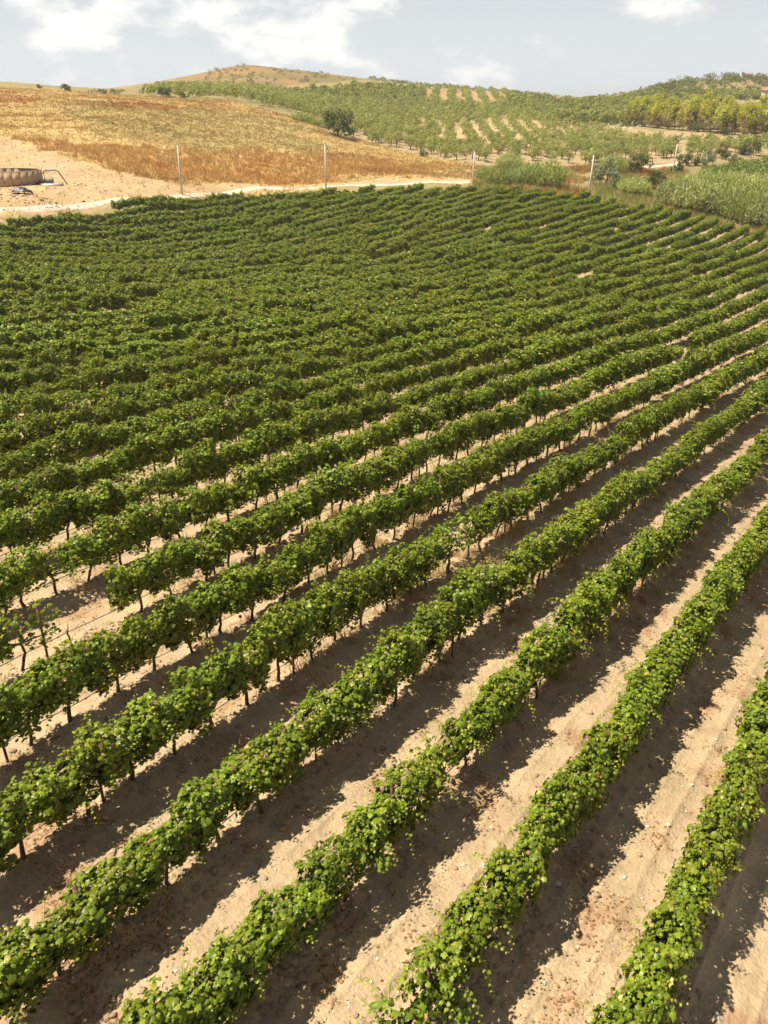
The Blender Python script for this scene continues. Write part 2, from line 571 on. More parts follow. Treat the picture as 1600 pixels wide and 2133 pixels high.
ORCH_LIGHT = [hit(*p) for p in [(700, 290), (900, 330), (1060, 350), (1200, 350), (1420, 340), (1600, 320), (1600, 290), (1300, 268), (1130, 250), (900, 250), (760, 270)]]
ORCH_PALE = [hit(*p) for p in [(900, 296), (940, 262), (1040, 250), (1160, 256), (1210, 270), (1190, 300), (1060, 306), (960, 312)]]
ORCH_UP = [hit(*p) for p in [(880, 214), (1060, 226), (1070, 196), (880, 186)]]
CONE = [hit(*p) for p in [(400, 176), (555, 182), (760, 166)]] + [at(800, 160, 760)[:2], at(300, 160, 760)[:2]]


def soft(mask_poly, x, y, w, seed):
    """noisy-edged polygon mask"""
    jx = (fbm(x, y, w, 3, seed) - 0.5) * 2.2 * w
    jy = (fbm(x, y, w, 3, seed + 50) - 0.5) * 2.2 * w
    return inside(mask_poly, x + jx, y + jy).astype(float)


def land_colour(x, y):
    n = len(x)
    d = np.hypot(x, y)
    C = np.empty((n, 3))
    C[:] = (0.40, 0.29, 0.15)
    nz = fbm(x, y, 14.0, 4, 3)[:, None]
    nf = fbm(x, y, 3.5, 3, 9)[:, None]

    def put(m, c):
        nonlocal C
        m = np.asarray(m, float)[:, None]
        C = C * (1 - m) + np.asarray(c) * m
    put(np.ones(n), (0.30, 0.24, 0.11))
    C = C * (0.75 + 0.5 * nz)
    put(soft(ORCH_LIGHT, x, y, 6, 21), (0.40, 0.30, 0.16))
    put(soft(ORCH_PALE, x, y, 20, 22), (0.48, 0.35, 0.19))
    put(soft(ORCH_UP, x, y, 14, 23), (0.40, 0.27, 0.13))
    cone = inside(CONE, x, y).astype(float)
    put(cone, (0.30, 0.19, 0.078))
    put(cone * np.clip((fbm(x, y, 30, 4, 33) - 0.48) * 9, 0, 1) * 0.7, (0.175, 0.155, 0.06))
    hillm = inside(DRYHILL, x, y).astype(float)
    put(hillm, (0.46, 0.335, 0.135))
    C = C * (1 - hillm[:, None]) + hillm[:, None] * C * (0.72 + 0.56 * nz)
    stretch = fbm(x * 0.35 + y * 0.1, y * 1.4, 9.0, 4, 71)
    put(hillm * np.clip((stretch - 0.54) * 8, 0, 1) * 0.75, (0.33, 0.19, 0.065))
    put(hillm * np.clip((0.44 - stretch) * 8, 0, 1) * 0.6, (0.56, 0.42, 0.19))
    put(soft(OLIVE, x, y, 9, 5) * (0.35 + 0.5 * nf[:, 0]), (0.29, 0.24, 0.085))
    put(soft(RUSTY, x, y, 5, 13) * np.clip(-0.15 + 1.7 * nf[:, 0] * nz[:, 0] * 1.6, 0, 1), (0.48, 0.27, 0.095))
    for k, q in enumerate((RUST2, RUST3, RUST4)):
        put(soft(q, x, y, 6, 40 + k) * 0.8, (0.33, 0.155, 0.05))
    put(soft(DIRT, x, y, 2.6, 27) * np.clip(0.45 + 0.8 * nf[:, 0], 0, 1), np.array([0.47, 0.335, 0.19]) * (0.72 + 0.56 * fbm(x, y, 1.7, 4, 63)[:, None]))
    fld = inside(FIELD, x, y)
    soil = np.array([0.46, 0.342, 0.21]) * (0.86 + 0.28 * fbm(x, y, 1.6, 4, 61)[:, None])
    rustspots = np.clip((fbm(x, y, 0.9, 4, 67) - 0.60) * 7, 0, 1)[:, None] * 0.55
    soil = soil * (1 - rustspots) + np.array([0.36, 0.20, 0.11]) * rustspots
    C[fld] = soil[fld]
    return np.clip(C * 0.88, 0.01, 0.9)


def lane(x, y):
    q = (x * ROW_N[0] + y * ROW_N[1] - ROW_C0) / ROW_S
    return (q - np.round(q)) * ROW_S                     # signed metres from the nearest row


def relief(x, y):
    """fine shape of the soil on top of the land form"""
    d = np.hypot(x, y)
    fld = inside(FIELD, x, y)
    o = lane(x, y)
    w = np.clip(1.2 - d / 90.0, 0, 1) * fld
    berm = np.exp(-(o / 0.30) ** 2)
    z = w * berm * (0.05 + 0.20 * fbm(x, y, 0.9, 3, 81))
    z += w * berm * (fbm(x, y, 0.24, 3, 83) - 0.5) * 0.20
    z += w * (fbm(x, y, 1.3, 4, 85) - 0.5) * 0.10
    z += w * (fbm(x, y, 0.16, 3, 87) - 0.5) * 0.035
    ao = np.abs(np.abs(o) - 0.72)
    z -= w * 0.04 * np.exp(-(ao / 0.16) ** 2)
    z += w * 0.028 * np.exp(-((ao - 0.24) / 0.05) ** 2) * (0.4 + 1.2 * fbm(x, y, 1.1, 2, 89))
    far = np.clip((d - 95) / 30, 0, 1) * (~fld)
    z += far * (fbm(x, y, 7.0, 4, 91) - 0.5) * 0.9
    return z


MOUND = hit(66, 420)


def mound(x, y):
    r = ((x - MOUND[0]) / 3.2) ** 2 + ((y - MOUND[1]) / 2.2) ** 2
    return 0.75 * np.exp(-r) * (0.7 + 0.6 * fbm(x, y, 0.9, 3, 95))


def ground_z(x, y):
    x = np.atleast_1d(np.asarray(x, float)); y = np.atleast_1d(np.asarray(y, float))
    return zbase(x, y) + relief(x, y) + mound(x, y)


def G1(x, y):
    return float(ground_z([x], [y])[0])


# ------------------------------------------------------------------ the ground sheet
az = np.concatenate([np.linspace(-180, -38, 30)[:-1], np.linspace(-38, 38, 560), np.linspace(38, 180, 30)[1:]])
rad = np.concatenate([[0.6, 2, 4, 5.5], np.exp(np.arange(math.log(6.8), math.log(62), 0.0052)), np.exp(np.arange(math.log(62.4), math.log(760), 0.0095)),
                      np.exp(np.linspace(math.log(775), math.log(3000), 20))])
AZ, RD = np.meshgrid(np.radians(az), rad, indexing='ij')
gx, gy = (RD * np.sin(AZ)).ravel(), (RD * np.cos(AZ)).ravel()
gz = ground_z(gx, gy)
na, nr = AZ.shape
i, j = np.meshgrid(np.arange(na - 1), np.arange(nr - 1), indexing='ij')
gf = np.stack([i * nr + j, i * nr + j + 1, (i + 1) * nr + j + 1, (i + 1) * nr + j], -1).reshape(-1, 4)
me = mesh_np('ground', np.stack([gx, gy, gz], 1), gf, land_colour(gx, gy), True)
ol = lane(gx, gy)
tread = np.exp(-(((np.abs(ol) - 0.72) / 0.2) ** 2)) * inside(FIELD, gx, gy) * (np.hypot(gx, gy) < 40) * np.clip(fbm(gx, gy, 2.5, 3, 99) * 2 - 0.5, 0, 1)
ta = me.attributes.new('tread', 'FLOAT', 'POINT')
ta.data.foreach_set('value', tread.astype(np.float32))
tag(link('ground', me, M_GROUND), kind='structure')


# ------------------------------------------------------------------ tracks
def ribbon(name, pts, width, lift, seed):
    pts = np.asarray(pts, float)
    seg = np.hypot(*np.diff(pts, axis=0).T); s = np.concatenate([[0], np.cumsum(seg)])
    t = np.arange(0, s[-1], 0.8)
    x = np.interp(t, s, pts[:, 0]); y = np.interp(t, s, pts[:, 1])
    k = 9
    ker = np.ones(k) / k
    x = np.convolve(np.pad(x, k // 2, 'edge'), ker, 'valid'); y = np.convolve(np.pad(y, k // 2, 'edge'), ker, 'valid')
    tx = np.gradient(x); ty = np.gradient(y); l = np.hypot(tx, ty); nx, ny = -ty / l, tx / l
    cross = np.linspace(-1, 1, 9)
    wv = width * (0.9 + 0.25 * fbm(t, t * 0, 3.0, 3, seed))
    X = x[:, None] + nx[:, None] * cross * wv[:, None] / 2
    Y = y[:, None] + ny[:, None] * cross * wv[:, None] / 2
    Zc = ground_z(X.ravel(), Y.ravel()).reshape(X.shape) + lift * (1 - np.abs(cross) ** 6 * 1.9)
    n, m = X.shape
    a, b = np.meshgrid(np.arange(n - 1), np.arange(m - 1), indexing='ij')
    Fq = np.stack([a * m + b, a * m + b + 1, (a + 1) * m + b + 1, (a + 1) * m + b], -1).reshape(-1, 4)
    o = link(name, mesh_np(name, np.stack([X, Y, Zc], -1).reshape(-1, 3), Fq, None, True), M_TRACK)
    return tag(o, kind='structure')


ribbon('track', [hit(*p) for p in [(-160, 456), (0, 441), (90, 434), (190, 427), (300, 415), (420, 403), (550, 395), (680, 389.5), (820, 384.5), (950, 380), (1040, 376)]], 1.7, 0.07, 3)
ribbon('track', [hit(*p) for p in [(1335, 352), (1365, 347), (1400, 342), (1440, 338), (1480, 339)]], 2.6, 0.16, 4)

# ------------------------------------------------------------------ grape leaves
LEAF = np.array([(0, .36, .05), (0, .02, 0), (.24, -.13, -.03), (.52, .15, -.10), (.37, .36, -.03), (.49, .66, -.12), (.20, .70, -.01), (0, 1.0, -.10),
                 (-.20, .70, -.01), (-.49, .66, -.12), (-.37, .36, -.03), (-.52, .15, -.10), (-.24, -.13, -.03)])
LEAF_F = np.array([(0, k, k + 1 if k < 12 else 1) for k in range(1, 13)])
LEAF6 = np.array([(0, .4, .06), (0, 0, 0), (.48, .12, -.08), (.40, .70, -.08), (0, 1.0, -.08), (-.40, .70, -.08), (-.48, .12, -.08)])
LEAF6_F = np.array([(0, k, k + 1 if k < 6 else 1) for k in range(1, 7)])


def unit(v):
    return v / (np.linalg.norm(v, axis=-1, keepdims=True) + 1e-9)


def lay_leaves(b, P, N, T, S, C, tmpl=LEAF, tf=LEAF_F):
    N = unit(N); T = unit(T - N * (T * N).sum(1, keepdims=True)); X = np.cross(T, N)
    n, m = len(P), len(tmpl)
    curl = rng.uniform(0.4, 3.4, n)
    V = (X[:, None] * tmpl[None, :, 0, None] + T[:, None] * tmpl[None, :, 1, None] + N[:, None] * (tmpl[None, :, 2] * curl[:, None])[..., None]) * S[:, None, None] + P[:, None]
    Fl = (tf[None] + (np.arange(n) * m)[:, None, None]).reshape(-1, 3)
    b.add(V.reshape(-1, 3), Fl, np.repeat(C, m, axis=0))


def leaf_colour(n, young_or_sunlit=0.0):
    k = rng.beta(2.2, 2.6, n)[:, None]
    c = np.array([0.046, 0.082, 0.006]) * (1 - k) + np.array([0.205, 0.275, 0.017]) * k
    y = np.broadcast_to(np.asarray(young_or_sunlit, float), (n,))[:, None]
    c = c * (1 - y) + np.array([0.33, 0.375, 0.030]) * y
    u = rng.random(n)
    c[u < 0.026] = (0.33, 0.30, 0.05)
    c[(u > 0.026) & (u < 0.036)] = (0.24, 0.13, 0.05)
    return c


def vine_mesh(name, length, n, size, tmpl, tf, shoots, seed, stems=True):
    global rng
    rng = np.random.default_rng(seed)
    b = Build()
    half = length / 2 + 0.16
    ph = rng.uniform(0, 6.28, 8)
    am = rng.uniform(0.4, 1.5, 4)

    def prof(x):
        top = 0.50 + 0.11 * am[0] * np.sin(x * 4.1 + ph[0]) + 0.06 * am[1] * np.sin(x * 8.3 + ph[1])
        wid = 0.345 + 0.08 * am[2] * np.sin(x * 3.3 + ph[2]) + 0.05 * am[3] * np.sin(x * 7.7 + ph[3])
        low = 0.50 + 0.16 * np.sin(x * 3.7 + ph[4]) + 0.09 * np.sin(x * 9.1 + ph[5])
        shift = 0.07 * np.sin(x * 2.9 + ph[6])
        return top, wid, low, shift
    x = rng.uniform(-half, half, n)
    phi = rng.uniform(0, 2 * math.pi, n)
    r = np.where(rng.random(n) < 0.68, rng.uniform(0.84, 1.10, n), rng.uniform(0.25, 0.86, n))
    top, wid, low, shift = prof(x)
    lump = 1 + 0.17 * np.sin(x * 11 + phi * 3 + ph[7]) * np.sin(phi * 4 + ph[0])
    cy, cz = np.cos(phi), np.sin(phi)
    cy = np.sign(cy) * np.abs(cy) ** 0.62; cz = np.sign(cz) * np.abs(cz) ** 0.62      # a boxy, curtain-like section
    y = wid * cy * r * lump * np.where(cz < 0, 1 + 0.22 * cz, 1.0) + shift
    z = 1.19 + np.where(cz > 0, top, low) * cz * r * lump
    P = np.stack([x, y, z], 1)
    outw = unit(np.stack([np.zeros(n), cy * np.abs(cy) / 0.38, cz * np.abs(cz) / 0.5], 1))
    N = outw * 0.95 + np.stack([np.zeros(n), np.zeros(n), np.where(cz > 0.6, 0.5, 0.08)], 1) + rng.normal(0, 1, (n, 3)) * np.where(cz > 0.6, 0.58, 0.40)[:, None]
    T = np.array([0, 0, -0.7]) + outw * 0.45 + rng.normal(0, 0.6, (n, 3))
    S = size * np.clip(rng.lognormal(-0.05, 0.30, n), 0.45, 1.6)
    lay_leaves(b, P, N, T, S, leaf_colour(n, np.clip((cz - 0.3) * 0.50, 0, 1) * (r > .8) * rng.random(n)), tmpl, tf)  # outer leaves near the top coloured paler, painting in sunlit row tops
    nb = max(2, int(length * 2.0))                       # tufts that break the outline
    for k in range(nb if n > 400 else 0):
        m = 34
        bx_ = rng.uniform(-half, half); a_ = rng.uniform(-0.5, 3.64)
        top, wid, low, shift = (float(v) for v in prof(np.array(bx_)))
        rr_ = rng.uniform(0.98, 1.22)
        cc_ = np.array([bx_, wid * math.cos(a_) * rr_ + shift, 1.19 + (top if a_ > 0 else low) * math.sin(a_) * rr_])
        dd = unit(rng.normal(0, 1, (m, 3)))
        Pb = cc_ + dd * rng.uniform(0.4, 1.0, (m, 1)) * rng.uniform(0.09, 0.16) * np.array([1.2, 1, 1])
        lay_leaves(b, Pb, dd * .6 + np.array([0, 0, .7]) + rng.normal(0, .45, (m, 3)), np.array([0, 0, -.8]) + dd * .5 + rng.normal(0, .5, (m, 3)), size * rng.uniform(.6, 1.2, m), leaf_colour(m, 0.12 * rng.random(m)), tmpl, tf)
    for k in range(shoots):
        sx = rng.uniform(-half, half)
        top, wid, low, shift = (float(v) for v in prof(np.array(sx)))
        a = rng.choice([rng.uniform(0.35, 2.8), rng.uniform(-0.6, 0.5), rng.uniform(2.6, 3.7)], p=[.6, .2, .2])
        p = np.array([sx, wid * math.cos(a) * 0.85 + shift, 1.17 + (top if a > 0 else low) * math.sin(a) * 0.85])
        d = np.array([rng.normal(0, 0.6), math.cos(a) * 0.9, max(0.05, math.sin(a)) * 0.9 + 0.25]); d /= np.linalg.norm(d)
        L = rng.uniform(0.22, 0.62) * (1.75 if rng.random() < 0.30 else 1.0)
        m = max(4, int(L / 0.055))
        pts = [p]
        for q in range(m):
            d = d + np.array([rng.normal(0, 0.07), rng.normal(0, 0.07), -0.085 - 0.012 * q]); d /= np.linalg.norm(d)
            p = p + d * L / m
            pts.append(p)
        pts = np.array(pts)
        f = np.linspace(0, 1, m + 1)[1:]
        side = np.where(np.arange(m) % 2 == 0, 1.0, -1.0)[:, None]
        dirs = unit(np.diff(pts, axis=0))
        lat = unit(np.cross(dirs, np.array([0, 0, 1.0])) + 1e-4)
        T2 = lat * side + dirs * 0.3 + np.array([0, 0, -0.35]) + rng.normal(0, 0.25, (m, 3))
        N2 = np.array([0, 0, 0.9]) + lat * side * 0.35 + rng.normal(0, 0.35, (m, 3))
        S2 = size * (1.08 - 0.72 * f) * rng.uniform(0.8, 1.15, m)
        lay_leaves(b, pts[1:] + lat * side * 0.02, N2, T2, S2, leaf_colour(m, 0.15 + 0.75 * f ** 1.6), tmpl, tf)
        if stems:
            b.tube(pts[::2] if len(pts) > 5 else pts, np.linspace(0.006, 0.0025, len(pts[::2] if len(pts) > 5 else pts)), 3, (0.16, 0.17, 0.05), cap=False)
    if stems:                                            # woody arms along the wire
        xs = np.linspace(-half, half, 7)
        b.tube(np.stack([xs, rng.normal(0, 0.02, 7), 0.84 + rng.normal(0, 0.025, 7)], 1), np.array([.012, .016, .022, .026, .022, .016, .012]), 5, (0.075, 0.05, 0.033))
    me_ = b.mesh(name)
    me_.materials.append(M_LEAF)
    return me_


VINE_L, SEG_L = 1.15, 3.6
VINES = [vine_mesh('vine', VINE_L, 1650, 0.084, LEAF, LEAF_F, rng_k, 100 + k) for k, rng_k in enumerate([9, 13, 8, 14, 10, 9, 15, 12, 8, 13, 9, 14, 10, 12, 9, 11, 16, 8, 12, 10])]
THIN = [vine_mesh('vine', VINE_L, 260, 0.09, LEAF, LEAF_F, 9, 140 + k) for k in range(3)]
SEGS = [vine_mesh('foliage', SEG_L, 2700, 0.115, LEAF6, LEAF6_F, 20, 160 + k, False) for k in range(12)]
rng = np.random.default_rng(23)

TRUNKS = []
for k in range(8):
    r_ = np.random.default_rng(200 + k)
    m = 7
    zs = np.linspace(-0.12, 0.88, m)
    wob = np.cumsum(r_.normal(0, 0.032, (m, 2)), axis=0)
    b = Build()
    b.tube(np.stack([wob[:, 0], wob[:, 1], zs], 1), np.linspace(0.050, 0.028, m) * r_.uniform(0.85, 1.2, m), 7, (1, 1, 1))
    for s in (-1, 1):
        b.tube(np.array([[wob[-1, 0], wob[-1, 1], 0.82], [wob[-1, 0] + s * 0.14, wob[-1, 1], 0.93], [wob[-1, 0] + s * 0.34, wob[-1, 1] * .5, 0.96]]), [0.022, 0.018, 0.012], 5)
    TRUNKS.append(b.mesh('trunk', True)); TRUNKS[-1].materials.append(M_BARK)
b = Build()
b.box((0, 0, 0.70), (0.045, 0.035, 1.64)); b.box((0, 0.021, 0.70), (0.012, 0.02, 1.636))
b.box((0, 0, 1.526), (0.052, 0.042, 0.012)); 
POST = b.mesh('post'); POST.materials.append(M_RUST)

# ------------------------------------------------------------------ vine rows
ORD = ('first second third fourth fifth sixth seventh eighth ninth tenth eleventh twelfth thirteenth fourteenth fifteenth sixteenth seventeenth eighteenth nineteenth '
       'twentieth').split()
TENS = {2: 'twenty', 3: 'thirty', 4: 'forty'}


def ordinal(n):
    if n <= 20:
        return ORD[n - 1]
    t, u = divmod(n, 10)
    return (TENS[t] + '-' + ORD[u - 1]) if u else {3: 'thirtieth', 4: 'fortieth'}[t]


def project(p):
    """photograph pixel of points (n,3)"""
    p = np.atleast_2d(p)
    c, s = math.cos(PITCH), math.sin(PITCH)
    dz = p[:, 2] - CAM_Z
    dep = p[:, 1] * c - dz * s
    up = p[:, 1] * s + dz * c
    dep = np.where(dep < 0.3, 0.3, dep)
    return CX + F_PX * p[:, 0] / dep, CY - F_PX * up / dep, dep


GAPS = []           # (row, s, half length, sparse?)


def gap(px, py, half, sparse=False, row=None, lift=0.0):
    r = ray(px, py); k = math.hypot(r[0], r[1])
    D = np.exp(np.linspace(math.log(6), math.log(200), 900))
    x = r[0] / k * D; y = r[1] / k * D; zr = CAM_Z + r[2] / k * D
    if row is None:
        i = np.nonzero(zr < zbase(x, y) + lift)[0][0]
        row = int(round((x[i] * ROW_N[0] + y[i] * ROW_N[1] - ROW_C0) / ROW_S))
    else:
        t = (ROW_C0 + row * ROW_S) / (r[0] * ROW_N[0] + r[1] * ROW_N[1])
        x = [r[0] * t]; y = [r[1] * t]; i = 0
    GAPS.append((row, x[i] * ROW_D[0] + y[i] * ROW_D[1], half, sparse))


gap(150, 1330, 1.0, False, 6)
gap(215, 1290, 0.7, True, 6)
gap(100, 1370, 0.7, True, 6)
gap(110, 1230, 0.5, True, 7)
gap(880, 985, 0.5, True, 6)
gap(1250, 1230, 0.3, True, 3)
for px in (30, 90, 150, 200):
    gap(px, 690 - px * 0.1, 1.9, False, None, 0.2)
gap(800, 551, 2.2, False, None, 0.2); gap(850, 547, 2.2, False, None, 0.2)
gap(1232, 596, 1.5, False, None, 0.3)
gap(1510, 620, 1.2, False, None, 0.3)
gap(1270, 740, 0.9, True, None, 0.3)
gap(1430, 745, 0.9, False, None, 0.3)

LABEL_EXTRA = {
    0: 'leafy grapevine row nearest the bottom right corner, first of all rows',
    6: 'seventh grapevine row from the bottom right corner, with a bare rusty post in a gap',
}
NEAR_D = 46.0
row_roots = {}
row_segments = []
for idx in range(0, 40):
    c = ROW_C0 + idx * ROW_S
    ss = np.arange(-60, 190, 0.25)
    X = ROW_N[0] * c + ROW_D[0] * ss; Y = ROW_N[1] * c + ROW_D[1] * ss
    zz = zbase(X, Y)
    px, py, dep = project(np.stack([X, Y, zz + 1.0], 1))
    mpx = 0.9 + 60 / np.maximum(dep, 1) * 0
    marg = 3.2 / np.maximum(dep, 2) * F_PX
    ok = (dep > 1.5) & (Y > 1) & (px > -marg) & (px < 1600 + marg) & (py < 2133 + marg) & inside(FIELD, X, Y)
    if not ok.any():
        continue
    s0, s1 = ss[ok].min(), ss[ok].max()
    if s1 - s0 < 3:
        continue
    rx, ry = ROW_N[0] * c + ROW_D[0] * s0, ROW_N[1] * c + ROW_D[1] * s0
    root = bpy.data.objects.new('vine_row', None)
    root.location = (rx, ry, float(zbase([rx], [ry])[0]))
    root.empty_display_size = 0.3
    COL.objects.link(root)
    lab = LABEL_EXTRA.get(idx, 'green grapevine row, %s counted upward from the bottom right corner' % ordinal(idx + 1))
    tag(root, lab, 'vine row', 'rows of grapevines across the vineyard')
    row_roots[idx] = root
    rp = np.array(root.location)
    phase = random.random()
    s = s0 + phase * 0.6
    last_post = s0 - random.random() * 4
    while s < s1:
        x, y = ROW_N[0] * c + ROW_D[0] * s, ROW_N[1] * c + ROW_D[1] * s
        near = math.hypot(x, y) < NEAR_D
        L = VINE_L if near else SEG_L
        s += L * (0.94 if near else 0.93)
        sm = s - L / 2
        x, y = ROW_N[0] * c + ROW_D[0] * sm, ROW_N[1] * c + ROW_D[1] * sm
        e = 0.6 if near else 1.8
        za, zb = zbase([x - ROW_D[0] * e, x + ROW_D[0] * e], [y - ROW_D[1] * e, y + ROW_D[1] * e])
        zc = float(zbase([x], [y])[0])
        tang = Vector((ROW_D[0] * 2 * e, ROW_D[1] * 2 * e, zb - za)).normalized()
        g = [q for q in GAPS if q[0] == idx and abs(q[1] - sm) < q[2] + (0 if near else 1.2)]
        if near and last_post + 5.2 < sm and math.hypot(x, y) < 60:
            last_post = sm
            po = link('post', POST, None, root)
            po.matrix_local = Matrix.Translation(Vector((x + ROW_D[0] * .5, y + ROW_D[1] * .5, zc)) - root.location) @ Matrix.Rotation(math.pi / 2 - TH, 4, 'Z') @ Matrix.Rotation(R(random.gauss(0, 2.0)), 4, 'X')
        if any(not q[3] for q in g):
            if near and random.random() < 0.5:
                tk = link('trunk', random.choice(TRUNKS), None, root)
                tk.matrix_local = Matrix.Translation(Vector((x, y, zc + 0.08)) - root.location) @ Matrix.Rotation(random.uniform(0, 6.28), 4, 'Z') @ Matrix.Scale(0.62, 4)
            continue
        flip = random.choice((-1, 1))
        ax = tang * flip
        ay = Vector((0, 0, 1)).cross(ax).normalized()
        azv = ax.cross(ay)
        rot = Matrix((ax, ay, azv)).transposed().to_4x4()
        vig = float(fbm([x], [y], 5.0, 3, 7)[0])
        hs = 0.91 + 0.24 * (vig - 0.5) * 2 + random.gauss(0, 0.065)
        ws = 0.88 + 0.28 * (float(fbm([x], [y], 3.0, 3, 8)[0]) - 0.5) * 2 + random.gauss(0, 0.05)
        if not near:
            hs += 0.07 + random.gauss(0, 0.04); ws += 0.13
        sc = Matrix.Diagonal((1.0, ws, hs, 1.0)) @ Matrix.Translation((0, random.gauss(0, 0.05), 0))
        mt = Matrix.Translation(Vector((x, y, zc + 0.02)) - root.location) @ rot @ sc
        if near:
            vm = random.choice(THIN if (g or random.random() < 0.035) else VINES)
            v = link('vine', vm, None, root, mtx=mt)
            if math.hypot(x, y) < 40:
                t_ = link('trunk', random.choice(TRUNKS), None, v)
                t_.matrix_local = Matrix.Translation((random.uniform(-.12, .12), 0, 0.05)) @ Matrix.Rotation(random.uniform(-.2, .2), 4, 'Z')
        else:
            link('foliage', random.choice(SEGS), None, root, mtx=mt)
    # hose and wire strung along the row
    Dm = np.hypot(X, Y)
    k = ok & (Dm < 55)
    if k.any() and idx < 12:
        sA, sB = ss[k].min(), ss[k].max()
        t = np.arange(sA, sB, 1.3)
        x, y = ROW_N[0] * c + ROW_D[0] * t, ROW_N[1] * c + ROW_D[1] * t
        z = zbase(x, y)
        for nm, h, rr, mat, sd in (('drip_hose', 0.56, 0.011, M_WIRE, 1), ('wire', 0.86, 0.004, M_STEEL, 2), ('wire', 1.35, 0.004, M_STEEL, 3)):
            b = Build()
            sag = 0.035 * np.sin(t * 2.4 + idx)
            b.tube(np.stack([x, y, z + h + sag * (sd == 1)], 1) - rp, rr, 4)
            link(nm, b.mesh(nm, True), mat, root)


# ------------------------------------------------------------------ soil litter: clods, pebbles, fallen leaves, dry weeds
def in_view(x, y, m=60):
    px, py, dep = project(np.stack([x, y, zbase(x, y)], 1))
    return (px > -m) & (px < 1600 + m) & (py < 2133 + m * 3) & (dep > 2)


def field_points(n, dmax, dmin=6.5):
    a = rng.uniform(-R(31), R(31), n * 2)
    d = np.exp(rng.uniform(math.log(dmin), math.log(dmax), n * 2))
    x, y = d * np.sin(a), d * np.cos(a)
    k = in_view(x, y) & inside(FIELD, x, y)
    return x[k][:n], y[k][:n]


ICO_V, ICO_F = None, None
_p = (1 + 5 ** 0.5) / 2
ICO_V = unit(np.array([(-1, _p, 0), (1, _p, 0), (-1, -_p, 0), (1, -_p, 0), (0, -1, _p), (0, 1, _p), (0, -1, -_p), (0, 1, -_p), (_p, 0, -1), (_p, 0, 1), (-_p, 0, -1), (-_p, 0, 1)]))
ICO_F = np.array([(0, 11, 5), (0, 5, 1), (0, 1, 7), (0, 7, 10), (0, 10, 11), (1, 5, 9), (5, 11, 4), (11, 10, 2), (10, 7, 6), (7, 1, 8), (3, 9, 4), (3, 4, 2), (3, 2, 6), (3, 6, 8), (3, 8, 9), (4, 9, 5), (2, 4, 11), (6, 2, 10), (8, 6, 7), (9, 8, 1)])


def lumps(x, y, size, colour, flat=0.6):
    n = len(x)
    z = ground_z(x, y)
    V = ICO_V[None] * rng.uniform(0.65, 1.35, (n, 12, 1)) * size[:, None, None] * np.array([1, 1, flat])
    V = V * rng.uniform(0.7, 1.3, (n, 1, 3))
    a = rng.uniform(0, 6.28, n)
    ca, sa = np.cos(a)[:, None], np.sin(a)[:, None]
    V = np.stack([V[..., 0] * ca - V[..., 1] * sa, V[..., 0] * sa + V[..., 1] * ca, V[..., 2]], -1)
    V = V + np.stack([x, y, z + size * flat * 0.25], 1)[:, None]
    Fl = (ICO_F[None] + (np.arange(n) * 12)[:, None, None]).reshape(-1, 3)
    return V.reshape(-1, 3), Fl, np.repeat(colour, 12, axis=0)


x, y = field_points(34000, 38)
o = np.abs(lane(x, y))
keep = rng.random(len(x)) < np.exp(-(o / 0.36) ** 2) * 0.8 + 0.055
x, y = x[keep], y[keep]
sz = 0.012 + 0.075 * rng.random(len(x)) ** 3.0
cc = np.array([0.39, 0.275, 0.17]) * rng.uniform(0.72, 1.12, (len(x), 1))
V, Fl, Cc = lumps(x, y, sz, cc)
tag(link('soil_clods', mesh_np('soil_clods', V, Fl, Cc), M_CLOD), 'crumbled tan clods of soil along the foot of the vine rows', 'soil clods', kind='stuff')

x, y = field_points(2400, 26)
sz = 0.006 + 0.020 * rng.random(len(x)) ** 2.5
cc = np.array([0.70, 0.62, 0.50]) * rng.uniform(0.7, 1.1, (len(x), 1))
V, Fl, Cc = lumps(x, y, sz, cc)
tag(link('pebbles', mesh_np('pebbles', V, Fl, Cc), M_CLOD), 'small pale pebbles strewn over the bare soil', 'pebbles', kind='stuff')

# fallen leaves, gathered in drifts
x, y = field_points(42000, 30)
keep = rng.random(len(x)) < np.clip((fbm(x, y, 0.9, 4, 67) - 0.56) * 6.5, 0.008, 1)
x, y = x[keep], y[keep]
n = len(x)
b = Build()
P = np.stack([x, y, ground_z(x, y) + 0.016], 1)
k = rng.random(n)[:, None]
cl = np.array([0.27, 0.135, 0.065]) * (1 - k) + np.array([0.38, 0.26, 0.14]) * k
lay_leaves(b, P, np.array([0, 0, 1.0]) + rng.normal(0, 0.28, (n, 3)), rng.normal(0, 1, (n, 3)), rng.uniform(0.025, 0.060, n), cl * rng.uniform(.6, 1.1, (n, 1)), LEAF6, LEAF6_F)
tag(link('fallen_leaves', b.mesh('fallen_leaves'), M_LITTER), 'drifts of dry reddish leaves lying on the soil', 'fallen leaves', kind='stuff')


